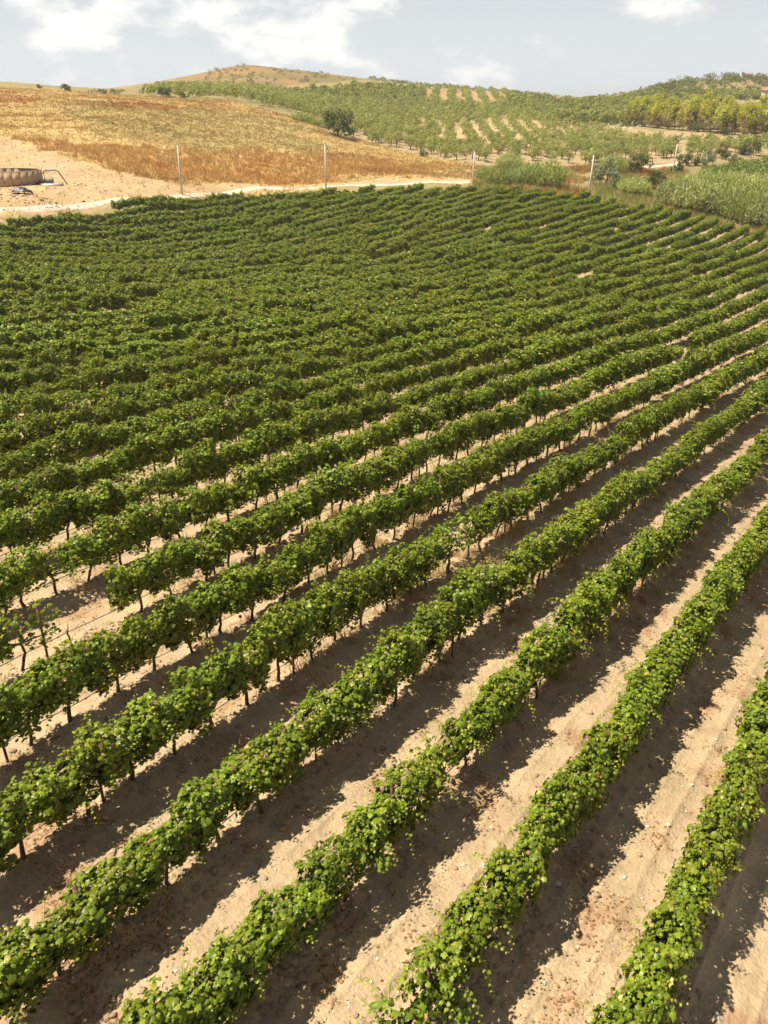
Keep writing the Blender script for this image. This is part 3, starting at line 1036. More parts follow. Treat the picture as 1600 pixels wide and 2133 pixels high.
def blades(x, y, z, n_per, h, spread, colour, width=0.02, lean=0.5, grain=0.22):
    """thin upright blades in tufts"""
    n = len(x)
    N = n * n_per
    bx = np.repeat(x, n_per) + rng.normal(0, 1, N) * np.repeat(spread, n_per)
    by = np.repeat(y, n_per) + rng.normal(0, 1, N) * np.repeat(spread, n_per)
    bz = np.repeat(z, n_per)
    hh = np.repeat(h, n_per) * rng.uniform(0.45, 1.15, N)
    a = rng.uniform(0, 6.28, N)
    w = width * rng.uniform(0.6, 1.4, N)
    lx, ly = rng.normal(0, lean, N) * hh, rng.normal(0, lean, N) * hh
    A = np.stack([bx - np.cos(a) * w, by - np.sin(a) * w, bz - 0.03], 1)
    B = np.stack([bx + np.cos(a) * w, by + np.sin(a) * w, bz - 0.03], 1)
    Cc = np.stack([bx + lx, by + ly, bz + hh], 1)
    V = np.stack([A, B, Cc], 1).reshape(-1, 3)
    Fl = np.arange(N * 3).reshape(-1, 3)
    col = np.repeat(np.repeat(colour, n_per, axis=0) * rng.uniform(1 - grain, 1 + grain, (N, 1)), 3, axis=0)
    return V, Fl, col


x, y = field_points(9000, 75, 14)
o = np.abs(lane(x, y))
pxx, pyy, dp = project(np.stack([x, y, zbase(x, y)], 1))
dens = np.exp(-(o / 0.34) ** 2) * np.clip((pxx - 200) / 800, 0.10, 1) * np.clip((1500 - pyy) / 300, 0.0, 1)
keep = rng.random(len(x)) < dens * 1.1 + 0.004
x, y = x[keep], y[keep]
cl = np.array([0.46, 0.35, 0.17]) * rng.uniform(0.75, 1.15, (len(x), 1))
V, Fl, Cc = blades(x, y, ground_z(x, y), 26, rng.uniform(0.16, 0.42, len(x)), rng.uniform(0.05, 0.13, len(x)), cl, 0.010, 0.45)
tag(link('dry_weeds', mesh_np('dry_weeds', V, Fl, Cc), M_DRY), 'straw-coloured dry weeds tufted under the vine rows', 'weeds', kind='stuff')
x, y = field_points(1500, 26)
keep = rng.random(len(x)) < 0.28
x, y = x[keep], y[keep]
cl = np.array([0.52, 0.41, 0.24]) * rng.uniform(0.75, 1.1, (len(x), 1))
V, Fl, Cc = blades(x, y, ground_z(x, y), 16, rng.uniform(0.03, 0.09, len(x)), rng.uniform(0.05, 0.16, len(x)), cl, 0.005, 2.2)
tag(link('straw', mesh_np('straw', V, Fl, Cc), M_DRY), 'wisps of flattened straw on the bare soil', 'straw', kind='stuff')

# single stones big enough to pick out
STONES = [mesh_np('stone', ICO_V * np.random.default_rng(300 + k).uniform(0.7, 1.3, (12, 1)) * np.array([1, .8, .55]), ICO_F) for k in range(4)]
stones = []
for s_ in STONES:
    s_.materials.append(M_STONE)
for px, py, sz in ((1008, 1806, .07), (966, 1802, .06), (1022, 1728, .05), (1161, 1846, .07), (1348, 1726, .05), (1390, 1724, .06), (1133, 2053, .045), (1203, 1974, .04), (188, 1316, .07),
                   (590, 1305, .06), (1440, 1640, .05), (1490, 1545, .05), (1585, 1368, .05), (1347, 1374, .06), (1255, 1493, .05), (1070, 1727, .05), (1545, 1940, .05), (1300, 1830, .05), (1492, 2118, .07)):
    stone_px = px
    q = hit(px, py, 5, 120)
    if abs(lane(q[0], q[1])) < 0.3:
        continue
    o = link('stone', random.choice(STONES))
    o.location = (q[0], q[1], G1(q[0], q[1]) + sz * 0.12)
    o.scale = (sz * random.uniform(.85, 1.2), sz, sz * random.uniform(.8, 1.1))
    o.rotation_euler = (0, 0, random.uniform(0, 6.28))
    kq = int(math.floor((q[0] * ROW_N[0] + q[1] * ROW_N[1] - ROW_C0) / ROW_S)) + 1
    lab = 'pale stone between the %s and %s vine rows from lower right' % (ordinal(kq), ordinal(kq + 1)) if kq > 0 else 'pale stone below the vine row nearest the bottom right'
    stones.append((lab, stone_px, o))


for lab in sorted({q[0] for q in stones}):
    same = sorted((q for q in stones if q[0] == lab), key=lambda q: q[1])
    for k, (_, _, o) in enumerate(same):
        tag(o, lab + (', %s from the left' % ordinal(k + 1) if len(same) > 1 else ''), 'stone', 'pale stones on the soil between the vine rows')


# ------------------------------------------------------------------ trees and shrubs
def crown_build(b, clumps, per, size, colour, lean_out=0.7, var=0.3, sq=1.0, up=0.35):
    """leaf-sized faces gathered in clumps; clumps: list of (x,y,z,r)"""
    for (cx, cy, cz, r) in clumps:
        d = unit(rng.normal(0, 1, (per, 3)))
        rr = r * rng.uniform(0.55, 1.08, (per, 1))
        P = np.array([cx, cy, cz]) + d * rr * np.array([1, 1, sq])
        N = d * lean_out + np.array([0, 0, up]) + rng.normal(0, 0.5, (per, 3))
        T = rng.normal(0, 1, (per, 3)) + np.array([0, 0, -0.3])
        N = unit(N); T = unit(T - N * (T * N).sum(1, keepdims=True)); X = np.cross(T, N)
        s = size * rng.uniform(0.55, 1.35, per)[:, None]
        k = rng.uniform(0.45, 0.75, per)[:, None]
        V = np.stack([P - T * s * .5, P + X * s * k * .5, P + T * s * .5, P - X * s * k * .5], 1)
        Fq = np.arange(per * 4).reshape(-1, 4)
        c = np.asarray(colour) * (1 + rng.uniform(-var, var, (per, 1))) * rng.uniform(0.85, 1.15)
        b.add(V.reshape(-1, 3), Fq, np.repeat(np.clip(c, 0.004, 1), 4, axis=0))


def tree_variants(count, seed, kind, leaf, size, per, nclump, mat=None):
    global rng
    out = []
    for k in range(count):
        rng = np.random.default_rng(seed + k)
        b = Build(); t = Build()
        if kind == 'almond':
            H, Rr = rng.uniform(3.3, 4.2), rng.uniform(1.7, 2.15)
            cl = []
            for q in range(nclump):
                a = rng.uniform(0, 6.28); rd = Rr * math.sqrt(rng.random()) * 0.85
                cl.append((rd * math.cos(a), rd * math.sin(a), 1.35 + (H - 1.75) * rng.uniform(0.08, 1) * (1 - 0.42 * (rd / Rr) ** 2), rng.uniform(0.42, 0.78)))
            limbs = [(c[0] * .8, c[1] * .8, c[2] - .1) for c in cl[:5]]
            th, tr = 1.0, 0.14
        elif kind == 'pine':
            H, Rr = rng.uniform(9.5, 12.5), rng.uniform(2.9, 3.9)
            cl = []
            for q in range(nclump):
                a = rng.uniform(0, 6.28); u = rng.random()
                zz = H * (0.12 + 0.86 * u ** 0.85)
                rmax = Rr * math.sqrt(max(0.03, 1 - ((zz / H - 0.50) / 0.52) ** 2))
                rd = rmax * math.sqrt(rng.uniform(0.15, 1)) * 0.88
                cl.append((rd * math.cos(a), rd * math.sin(a), zz, rng.uniform(0.8, 1.35)))
            limbs = [(c[0] * .85, c[1] * .85, c[2]) for c in cl[:9]]
            th, tr = H * 0.36, 0.22
        else:                                            # shrub
            H, Rr = 1.0, 0.62
            cl = []
            for q in range(nclump):
                a = rng.uniform(0, 6.28); u = rng.random(); rd = Rr * math.sqrt(rng.random())
                cl.append((rd * math.cos(a), rd * math.sin(a), 0.14 + 0.72 * u * (1 - 0.45 * (rd / Rr) ** 2), rng.uniform(0.13, 0.24)))
            limbs = [(c[0] * .7, c[1] * .7, c[2]) for c in cl[:4]]
            th, tr = 0.12, 0.045
        lc = np.array(leaf)
        if kind == 'pine':
            for c in cl:                                 # new growth above is yellower, the old inner twigs are bare and grey
                f = np.clip((c[2] / H - 0.22) / 0.4, 0, 1)
                crown_build(b, [c], int(per * (0.45 + 0.55 * f)), size, lc * f + np.array([0.30, 0.235, 0.13]) * (1 - f), var=0.28)
        else:
            crown_build(b, cl, per, size, lc, var=0.32)
        wob = rng.normal(0, tr * .4, (4, 2)); wob[0] = 0
        zt = np.linspace(-0.25 if kind != 'shrub' else -.05, th, 4)
        t.tube(np.stack([wob[:, 0], wob[:, 1], zt], 1), np.linspace(tr, tr * .7, 4), 6)
        for lb in limbs:
            e0 = np.array([wob[-1, 0], wob[-1, 1], th * .92]); e1 = np.array(lb)
            mid = (e0 + e1) / 2 + np.array([0, 0, -0.05 * np.linalg.norm(e1 - e0)])
            t.tube(np.array([e0, mid, e1]), np.array([tr * .6, tr * .4, tr * .15]), 5)
        cm = b.mesh('crown'); cm.materials.append(mat or M_TREE)
        tm_ = t.mesh('trunk', True); tm_.materials.append(M_TRUNK)
        out.append((cm, tm_))
    rng = np.random.default_rng(seed + 77)
    return out


ALMOND = tree_variants(8, 400, 'almond', (0.25, 0.282, 0.078), 0.34, 26, 20)
OLIVEG = tree_variants(4, 430, 'almond', (0.30, 0.30, 0.105), 0.34, 26, 18)
PINE = tree_variants(7, 450, 'pine', (0.36, 0.375, 0.05), 0.50, 60, 46)
SHRUB_D = tree_variants(4, 480, 'shrub', (0.085, 0.108, 0.024), 0.085, 80, 22)
SHRUB_L = tree_variants(4, 500, 'shrub', (0.150, 0.180, 0.060), 0.085, 80, 22)
SHRUB_G = tree_variants(3, 520, 'shrub', (0.20, 0.215, 0.12), 0.085, 80, 22)


def plant(name, var, xy, scale, label, cat, group=None, sink=0.0, rz=None, sq=None):
    root = bpy.data.objects.new(name, None)
    root.location = (xy[0], xy[1], Z1(xy[0], xy[1]) + float(relief(np.array([xy[0]]), np.array([xy[1]]))[0]) - sink)
    root.rotation_euler = (0, 0, random.uniform(0, 6.28) if rz is None else rz)
    root.scale = scale if isinstance(scale, tuple) else (scale, scale, scale)
    root.empty_display_size = 0.3
    COL.objects.link(root)
    link('crown', var[0], None, root)
    link('trunk', var[1], None, root)
    return tag(root, label, cat, group)


def mass(name, spots, variants, label, cat, mat=M_TREE, sink=0.0):
    """many far trees as one body of foliage; spots: (x, y, scale)"""
    Vs, Fs, Cs, n0 = [], [], [], 0
    cache = []
    for cm, tm_ in variants:
        v = np.empty(len(cm.vertices) * 3, np.float32); cm.vertices.foreach_get('co', v)
        c = np.empty(len(cm.vertices) * 4, np.float32); cm.color_attributes['col'].data.foreach_get('color', c)
        cache.append((v.reshape(-1, 3), c.reshape(-1, 4)[:, :3]))
    sp = np.array(spots)
    z = zbase(sp[:, 0], sp[:, 1])
    for (x, y, sc), zz in zip(spots, z):
        v, c = cache[rng.integers(len(cache))]
        a = rng.uniform(0, 6.28); ca, sa = math.cos(a), math.sin(a)
        sel = slice(None)
        vv = np.stack([v[:, 0] * ca - v[:, 1] * sa, v[:, 0] * sa + v[:, 1] * ca, v[:, 2]], 1) * sc + np.array([x, y, zz - sink * sc])
        Vs.append(vv); Cs.append(c * rng.uniform(0.82, 1.2)); Fs.append(np.arange(len(v)).reshape(-1, 4) + n0); n0 += len(v)
    return tag(link(name, mesh_np(name, np.concatenate(Vs), np.concatenate(Fs), np.concatenate(Cs)), mat), label, cat, kind='stuff')


# light variants for the masses (a quarter of the faces, larger)
ALMOND_FAR = tree_variants(5, 560, 'almond', (0.25, 0.282, 0.078), 0.5, 13, 14)
SCRUB_FAR = tree_variants(5, 580, 'shrub', (0.130, 0.150, 0.044), 0.17, 10, 12)
WOOD_FAR = tree_variants(5, 600, 'almond', (0.22, 0.235, 0.052), 0.55, 14, 14)


def grid_in(poly, step_a, step_b, ang, jit):
    poly = np.array(poly)
    c = poly.mean(0)
    e1 = np.array([math.sin(ang), math.cos(ang)]); e2 = np.array([math.cos(ang), -math.sin(ang)])
    A, B = np.meshgrid(np.arange(-400, 400, step_a), np.arange(-400, 400, step_b), indexing='ij')
    x = c[0] + A.ravel() * e1[0] + B.ravel() * e2[0] + rng.normal(0, jit, A.size)
    y = c[1] + A.ravel() * e1[1] + B.ravel() * e2[1] + rng.normal(0, jit, A.size)
    k = inside(poly, x, y)
    return np.stack([x[k], y[k]], 1)


orchard = [hit(*p) for p in [(716, 292), (800, 304), (890, 326), (1000, 344), (1050, 336), (1160, 338), (1200, 346), (1310, 338), (1440, 330), (1640, 318), (1640, 292), (1440, 300), (1330, 292), (1230, 268), (1140, 246), (1060, 226), (950, 218), (840, 206), (700, 208), (640, 226), (690, 262)]]
pts = grid_in(orchard, 4.1, 5.2, R(2), 0.45)
g2 = grid_in(ORCH_PALE, 3.7, 5.6, R(3), 0.4)
pts = np.concatenate([pts[~inside(np.array(ORCH_PALE), pts[:, 0], pts[:, 1])], g2])
col_ = inside(np.array(ORCH_PALE), pts[:, 0], pts[:, 1])
jit = rng.normal(0, 1.3, pts.shape); jit[col_] = 0
pts = pts + jit
extra = grid_in(orchard, 6.5, 6.5, R(31), 1.6)
extra = extra[~inside(np.array(ORCH_PALE), extra[:, 0], extra[:, 1])]
keep = rng.random(len(pts)) > 0.06
pts = np.concatenate([pts[keep], extra])
D = np.hypot(pts[:, 0], pts[:, 1])
order = np.argsort(D)
near_n = 290
for q, i_ in enumerate(order[:near_n]):
    x, y = pts[i_]
    px = project(np.array([[x, y, Z1(x, y)]]))[0][0]
    if px < 900:
        lab, grp = 'small round almond tree on the slope right of the big dark bush', 'almond trees beside the dry field'
    elif px < 1180:
        lab, grp = 'small round almond tree in the straight columns at the middle of the slope', 'almond trees in the middle of the slope'
    else:
        lab, grp = 'small round almond tree on the low ground below the pine wood', 'almond trees below the pine wood'
    plant('almond_tree', random.choice(ALMOND if random.random() < .75 else OLIVEG), (x, y), (random.uniform(0.74, 1.0) if inside(np.array(ORCH_PALE), np.array([x]), np.array([y]))[0] else random.uniform(0.68, 0.95)), lab, 'almond tree', grp)
rest = [(pts[i_][0], pts[i_][1], rng.uniform(0.7, 1.0)) for i_ in order[near_n:]]

left_orch = [hit(*p) for p in [(300, 199), (480, 207), (545, 222), (640, 243), (700, 262), (690, 212), (560, 190), (470, 184), (380, 184)]]
g = grid_in(left_orch, 3.4, 4.4, R(30), 0.9)
rest += [(x, y, rng.uniform(0.8, 1.1)) for x, y in g]
upper = [hit(*p) for p in [(880, 212), (1060, 224), (1060, 194), (880, 186)]]
g = grid_in(upper, 4.0, 8.0, R(4), 0.6)
rest += [(x, y, rng.uniform(0.8, 1.1)) for x, y in g]
mass('distant_orchard', rest, ALMOND_FAR, 'pale green orchard covering the far slope below the ridge', 'orchard', sink=0.5)

wood = [hit(*p) for p in [(565, 197), (640, 204), (700, 210), (860, 208), (960, 222), (1080, 232), (1150, 250), (1290, 258), (1300, 226), (1420, 214), (1600, 206), (1600, 200), (1400, 196), (1290, 206), (1190, 212), (1060, 200), (880, 194), (790, 184), (720, 188), (640, 194)]]
a = []
while len(a) < 1300:
    p = np.array(wood); lo, hi = p.min(0), p.max(0)
    q = rng.uniform(lo, hi, (4000, 2)); q = q[inside(p, q[:, 0], q[:, 1])]
    q = q[~inside(np.array(upper), q[:, 0], q[:, 1])]
    qx, qy, _d = project(np.stack([q[:, 0], q[:, 1], zbase(q[:, 0], q[:, 1])], 1))
    q = q[~((qx > 885) & (qx < 1055) & (qy < 232))]
    a += list(q)
wood_spots = [(x, y, rng.uniform(0.75, 1.55)) for x, y in a[:1300]]
for t_ in np.linspace(0, 1, 150):                          # the line of trees along the skyline
    px = 770 + t_ * 665
    py = 6 + np.interp(px, [735, 900, 1050, 1190, 1300, 1400, 1440], [166, 180, 191, 207, 203, 180, 172])
    Dd = np.interp(px, [735, 900, 1050, 1190, 1300, 1440], [590, 560, 600, 650, 640, 625])
    p = at(px, py, Dd + rng.uniform(-25, 5))
    wood_spots.append((p[0], p[1], rng.uniform(0.55, 1.0)))
mass('distant_wood', wood_spots, WOOD_FAR, 'dark green wood covering the ridge under the skyline', 'wood', sink=0.9)

# scrub: sparse on the cone hill, thick on the right hill
sc_ = []
for k in range(170):
    p = hit(rng.uniform(420, 740), rng.uniform(134, 182), 300, 700)
    if inside(np.array(CONE), p[:1], p[1:])[0]:
        sc_.append((p[0], p[1], rng.uniform(1.0, 2.6)))
mass('hill_scrub', sc_, SCRUB_FAR, 'scattered dark shrubs dotting the bare brown hill', 'scrub')
sc_ = []
for k in range(420):
    px = rng.uniform(1330, 1660)
    top = np.interp(px, [1330, 1400, 1500, 1600, 1700], [196, 173, 160, 160, 158])
    py = top + 2 + abs(rng.normal(0, 1)) * 11 if rng.random() < 0.55 else rng.uniform(top, 212)
    p = hit(px, py, 380, 720)
    sc_.append((p[0], p[1], rng.uniform(2.2, 6.0) if rng.random() < .5 else rng.uniform(1.2, 2.6)))
mass('ridge_scrub', sc_, SCRUB_FAR, 'grey green scrub covering the hill on the right skyline', 'scrub')
sc_ = []
for k in range(90):
    p = hit(rng.uniform(1120, 1340), rng.uniform(236, 266), 250, 500)
    sc_.append((p[0], p[1], rng.uniform(1.5, 3.6)))
for k in range(16):
    p = hit(rng.uniform(190, 330), rng.uniform(191, 197), 240, 520)
    sc_.append((p[0], p[1], rng.uniform(0.8, 2.0)))
mass('slope_scrub', sc_, SCRUB_FAR, 'low green scrub along the slope edges', 'scrub')

# pine wood on the right
pine_spots = []
for k in range(62):
    px = rng.uniform(1305, 1680)
    base = np.interp(px, [1300, 1400, 1500, 1600, 1680], [262, 271, 279, 284, 287])
    rowk = 0 if k < 24 else (1 if k < 44 else 2)
    if rowk == 0:
        px = 1308 + k * 15.8 + rng.uniform(-5, 5); base = np.interp(px, [1300, 1400, 1500, 1600, 1680], [262, 271, 279, 284, 287])
    D0 = float(np.hypot(*hit(px, base)))
    p = at(px, base, D0 + rowk * rng.uniform(7, 12))
    pine_spots.append((p[0], p[1], rowk, px))
back = sorted((p[3], k) for k, p in enumerate(pine_spots) if p[2])
back_rank = {k: r + 1 for r, (_, k) in enumerate(back)}
for n_, (x, y, rowk, px) in enumerate(pine_spots):
    if n_ == 0:
        lab = 'leftmost pine of the wood, round crowned, standing by the rocky bank'
    elif rowk == 0:
        lab = 'yellow green pine, %s from the left in the front line of the pine wood' % ordinal(n_ + 1)
    else:
        lab = 'pine crown behind the front line of the pine wood, %s from the left there' % ordinal(back_rank[n_])
    plant('pine_tree', random.choice(PINE), (x, y), random.uniform(0.68, 0.92), lab, 'pine tree', 'pines behind the front line' if rowk else 'pines in the front line')

# single bushes
def px_bush(px, py, hpx, wide, var, label, cat='bush', group=None, D=None, name='bush'):
    q = hit(px, py) if D is None else at(px, py, D)[:2]
    Dd = math.hypot(*q)
    h = hpx / F_PX * Dd / 1.08
    return plant(name, random.choice(var), q, (h * wide, h * wide, h * 1.05), label, cat, group)


px_bush(705, 284, 52, 1.0, SHRUB_D, 'big dark green bush at the corner of the dry field below the orchard')
px_bush(342, 203, 19, 1.1, SHRUB_D, 'round green bush on the crest of the dry hill')
px_bush(384, 205, 13, 1.2, SHRUB_D, 'smaller bush on the crest, just right of the round green one')
px_bush(137, 190, 13, 1.1, SHRUB_D, 'lone dark bush on the skyline of the dry hill')
px_bush(83, 184, 7, 1.2, SHRUB_D, 'tiny shrub on the skyline above the dry hill')
px_bush(884, 328, 15, 0.9, SHRUB_L, 'small bright green shrub at the lower edge of the orchard')
px_bush(1262, 384, 52, 0.9, SHRUB_G, 'pale grey green thicket right of the leaning pole by the vineyard')
px_bush(1330, 360, 38, 1.1, SHRUB_D, 'dark green bush in the gully below the orchard')
px_bush(1352, 392, 34, 1.3, SHRUB_D, 'dark leafy shrub at the edge of the cane thicket')
px_bush(1300, 396, 26, 1.6, SHRUB_L, 'low light green shrub between the thicket and the canes')
px_bush(1434, 346, 29, 1.1, SHRUB_D, 'round dark green bush beside the white track')
px_bush(1467, 347, 32, 0.9, SHRUB_G, 'straggly grey bush right of the round bush by the track')
px_bush(1504, 332, 24, 1.0, SHRUB_D, 'dark green bush on the low ground under the pines')
px_bush(1560, 324, 34, 0.9, SHRUB_D, 'tall dark bush near the right edge below the pines')
px_bush(1507, 284, 14, 1.0, SHRUB_D, 'small dark green shrub in front of the pine wood')
px_bush(1410, 360, 18, 1.1, SHRUB_D, 'small green shrub at the foot of the farthest pole')
px_bush(1533, 340, 20, 1.0, SHRUB_L, 'light green shrub on the far bank of the gully')
px_bush(1455, 276, 22, 0.8, SHRUB_L, 'pointed light green sapling below the pine wood')

# canes and reeds
def cane_variant(seed, n, leafc):
    global rng
    rng = np.random.default_rng(seed)
    a = rng.uniform(0, 6.28, n); r = np.sqrt(rng.random(n))
    x, y = r * np.cos(a), r * np.sin(a)
    h = (1 - 0.40 * r ** 2) * rng.uniform(0.6, 1.12, n)
    b = Build()
    lean = 0.22 * np.stack([x, y], 1) + rng.normal(0, 0.07, (n, 2))
    for q in range(5):                                     # leaves up each cane
        f = rng.uniform(0.3, 1.0, n)
        P = np.stack([x + lean[:, 0] * f * h, y + lean[:, 1] * f * h, h * f], 1)
        d = unit(np.stack([rng.normal(0, 1, n), rng.normal(0, 1, n), rng.uniform(0.6, 2.6, n)], 1))
        L = rng.uniform(0.18, 0.36, n)[:, None]
        w = unit(np.cross(d, rng.normal(0, 1, (n, 3)))) * 0.018
        V = np.stack([P - w, P + w, P + d * L * .6 + w * .6, P + d * L - np.array([0, 0, .05])], 1)
        c = np.array(leafc) * rng.uniform(0.7, 1.25, (n, 1))
        b.add(V.reshape(-1, 3), np.arange(n * 4).reshape(-1, 4), np.repeat(c, 4, axis=0))
    cm = b.mesh('leaves'); cm.materials.append(M_TREE)
    t = Build()
    for k in range(0, n, 3):
        e = np.array([x[k] + lean[k, 0] * h[k], y[k] + lean[k, 1] * h[k], h[k] * .92])
        t.tube(np.array([[x[k], y[k], -.04], e]), np.array([.008, .004]), 3, cap=False)
    sm = t.mesh('stems'); sm.materials.append(M_DRY2)
    return cm, sm


M_DRY2 = solid_mat('cane_stem', (0.24, 0.22, 0.10), 0.8, 0.3, 5)
CANES = [cane_variant(700 + k, 420, c_) for k, c_ in enumerate([(0.29, 0.35, 0.125), (0.33, 0.385, 0.155), (0.32, 0.375, 0.105), (0.38, 0.42, 0.15)])]
rng = np.random.default_rng(31)


def cane(px, py, hpx, wide, label, group='cane clumps along the gully'):
    q = hit(px, py)
    h = hpx / F_PX * math.hypot(*q) / 1.08
    root = bpy.data.objects.new('cane_clump', None)
    root.location = (q[0], q[1], Z1(*q) - 0.1)
    root.scale = (h * wide, h * wide, h)
    root.rotation_euler = (0, 0, random.uniform(0, 6.28))
    root.empty_display_size = .3
    COL.objects.link(root)
    v = random.choice(CANES)
    link('leaves', v[0], None, root); link('stems', v[1], None, root)
    return tag(root, label, 'cane clump', group)


for px, py, hp, wd, lab in (
        (1035, 384, 32, .8, 'grey green reed clump left of the fourth pole, at the vineyard corner'),
        (1090, 386, 42, .8, 'tall grey green reed clump in the middle between third and fourth pole'),
        (1135, 392, 52, .7, 'tallest reed clump just left of the fourth pole'),
        (1010, 372, 24, .8, 'low reed clump behind the vineyard corner beside the third pole'),
        (1060, 352, 30, .8, 'reed clump at the lower orchard edge behind the vineyard corner'),
        (630, 253, 16, 1.4, 'pale reed clump at the edge of the left orchard beside the dry field'),
        (660, 262, 14, 1.4, 'low pale reed clump just left of the big dark bush'),
        (1275, 362, 38, .7, 'pale silvery reed clump above the grey thicket'),
        (1318, 402, 30, 1.0, 'low cane clump on the near side of the gully'),
        (1405, 428, 50, .75, 'cane clump at the left end of the big cane thicket'),
        (1445, 440, 58, .75, 'tall cane clump at the centre of the big cane thicket'),
        (1490, 446, 58, .75, 'tall cane clump right of centre in the big cane thicket'),
        (1425, 408, 38, .9, 'cane clump behind the left end of the thicket'),
        (1480, 408, 42, .9, 'cane clump behind the centre of the thicket'),
        (1540, 418, 46, .9, 'cane clump behind the right part of the thicket'),
        (1540, 462, 58, .7, 'cane clump above the vineyard corner toward the right edge'),
        (1585, 474, 62, .7, 'cane clump touching the right edge just above the vineyard'),
        (1630, 482, 62, .7, 'cane clump mostly beyond the right edge above the vineyard'),
        (1590, 430, 44, .9, 'pale cane clump at the right edge, upper row'),
        (1520, 392, 30, 1.1, 'low cane clump below the green vine block at right'),
        (1575, 396, 30, 1.1, 'low cane clump at the right edge below the green vine block')):
    cane(px, py, hp, wd, lab)

# the small green plot at the right edge, low bushes in rows
plot = [hit(*p) for p in [(1440, 388), (1470, 362), (1530, 346), (1640, 332), (1680, 378), (1640, 392), (1540, 384)]]
g = grid_in(plot, 1.7, 2.6, R(38), 0.25)
mass('far_vine_plot', [(x, y, rng.uniform(1.7, 2.5)) for x, y in g], tree_variants(4, 640, 'shrub', (0.20, 0.24, 0.05), 0.19, 10, 12), 'bright green plot of low plants beyond the cane thicket at right', 'vine plot')

# ------------------------------------------------------------------ dry grass
def grass_zone(n, d0, d1, poly):
    a = rng.uniform(-R(33), R(20), n); d = np.sqrt(rng.uniform(d0 ** 2, d1 ** 2, n))
    x, y = d * np.sin(a), d * np.cos(a)
    k = inside(np.array(poly), x, y)
    return x[k], y[k]


x, y = grass_zone(150000, 108, 290, DRYHILL)
dirt = soft(DIRT, x, y, 2.6, 27) > 0.5
rusty = soft(RUSTY, x, y, 5, 13) > 0.5
keep = (rng.random(len(x)) < np.where(rusty, 1.0, 0.55)) & (~dirt | (rng.random(len(x)) < 0.05))
x, y, rusty = x[keep], y[keep], rusty[keep]
cl = land_colour(x, y) * rng.uniform(0.85, 1.2, (len(x), 1))
straw_ = rusty & (rng.random(len(x)) < np.clip((fbm(x, y, 6, 3, 47) - 0.38) * 4, 0.15, 0.9))
cl[straw_] = np.array([0.45, 0.31, 0.125]) * rng.uniform(0.85, 1.15, (straw_.sum(), 1))
hgt = np.where(rusty, rng.uniform(0.3, 0.95, len(x)), rng.uniform(0.2, 0.6, len(x))) * (0.6 + 0.8 * fbm(x, y, 5, 3, 19))
V, Fl, Cc = blades(x, y, ground_z(x, y), 5, hgt, np.full(len(x), 0.22), cl, 0.055, 0.35, 0.10)
tag(link('dry_grass', mesh_np('dry_grass', V, Fl, Cc), M_DRY), 'golden and rust coloured dry grass covering the hillside beyond the track', 'dry grass', kind='stuff')

verge = [hit(*p) for p in [(980, 388), (1000, 350), (1060, 345), (1180, 350), (1230, 345), (1420, 345), (1450, 380), (1640, 470), (1640, 500)]] + [tuple(p) for p in edge_pts[::-1][1:5]]
a = rng.uniform(R(2), R(30), 30000); d = rng.uniform(145, 235, 30000)
x, y = d * np.sin(a), d * np.cos(a)
k = inside(np.array(verge), x, y) & (fbm(x, y, 9, 3, 29) > 0.42)
x, y = x[k], y[k]
cl = np.array([0.40, 0.31, 0.13]) * rng.uniform(0.7, 1.2, (len(x), 1))
gr_ = rng.random(len(x)) < np.clip((fbm(x, y, 6, 3, 43) - 0.40) * 6, 0, 0.85)
cl[gr_] = np.array([0.22, 0.245, 0.07]) * rng.uniform(0.7, 1.2, (gr_.sum(), 1))
rs = fbm(x, y, 7, 3, 37) > 0.67
cl[rs] = np.array([0.34, 0.16, 0.05]) * rng.uniform(0.8, 1.2, (rs.sum(), 1))
V, Fl, Cc = blades(x, y, ground_z(x, y), 6, rng.uniform(0.4, 1.2, len(x)), np.full(len(x), 0.25), cl, 0.05, 0.35)
tag(link('verge_grass', mesh_np('verge_grass', V, Fl, Cc), M_DRY), 'straw and rust coloured grass in the gully beyond the vineyard', 'dry grass', kind='stuff')

# ------------------------------------------------------------------ poles and cable
POLES = [(380, 412, 137, 300, 'concrete pole farthest left, beyond the vineyard by the dry dirt'),
         (679, 393, 147, 299, 'second concrete pole from the left, in front of the rust coloured grass'),
         (985, 383, 154, 313, 'third concrete pole from the left, at the end of the dry field'),
         (1226, 402, 160, 322, 'fourth concrete pole from the left, leaning slightly among the reeds'),
         (1400, 366, None, 299, 'farthest concrete pole, on the right beside the white track')]
tops = []
for k, (px, py, D, ty, lab) in enumerate(POLES):
    q = np.array(hit(px, py)) if D is None else at(px, py, D)[:2]
    D = math.hypot(*q)
    zg = G1(*q)
    ztop = at(px, ty, D)[2]
    h = ztop - zg
    root = bpy.data.objects.new('utility_pole', None)
    root.location = (q[0], q[1], zg)
    root.rotation_euler = (0, R((0.6, 0.4, 0.3, 2.0, 1.6)[k]), 0)
    root.empty_display_size = .3
    COL.objects.link(root)
    tag(root, lab, 'utility pole', 'concrete poles along the track')
    b = Build()
    b.tube([[0, 0, -0.3], [0, 0, h * .5], [0, 0, h]], [0.16, 0.13, 0.10], 10)
    link('shaft', b.mesh('shaft', True), M_CONC_L, root)
    b = Build(); b.box((0, 0, h + 0.03), (0.24, 0.24, 0.06)); b.box((0, 0.13, h - 0.25), (0.05, 0.08, 0.18))
    link('cap', b.mesh('cap'), M_STEEL, root)
    a_ = root.rotation_euler[1]
    tops.append(np.array([q[0] + math.sin(a_) * h, q[1], zg + math.cos(a_) * h - .1]))
far_right = at(1720, 345, 260)
far_left = at(-60, 300, 128)
chain = [far_left] + tops + [far_right]
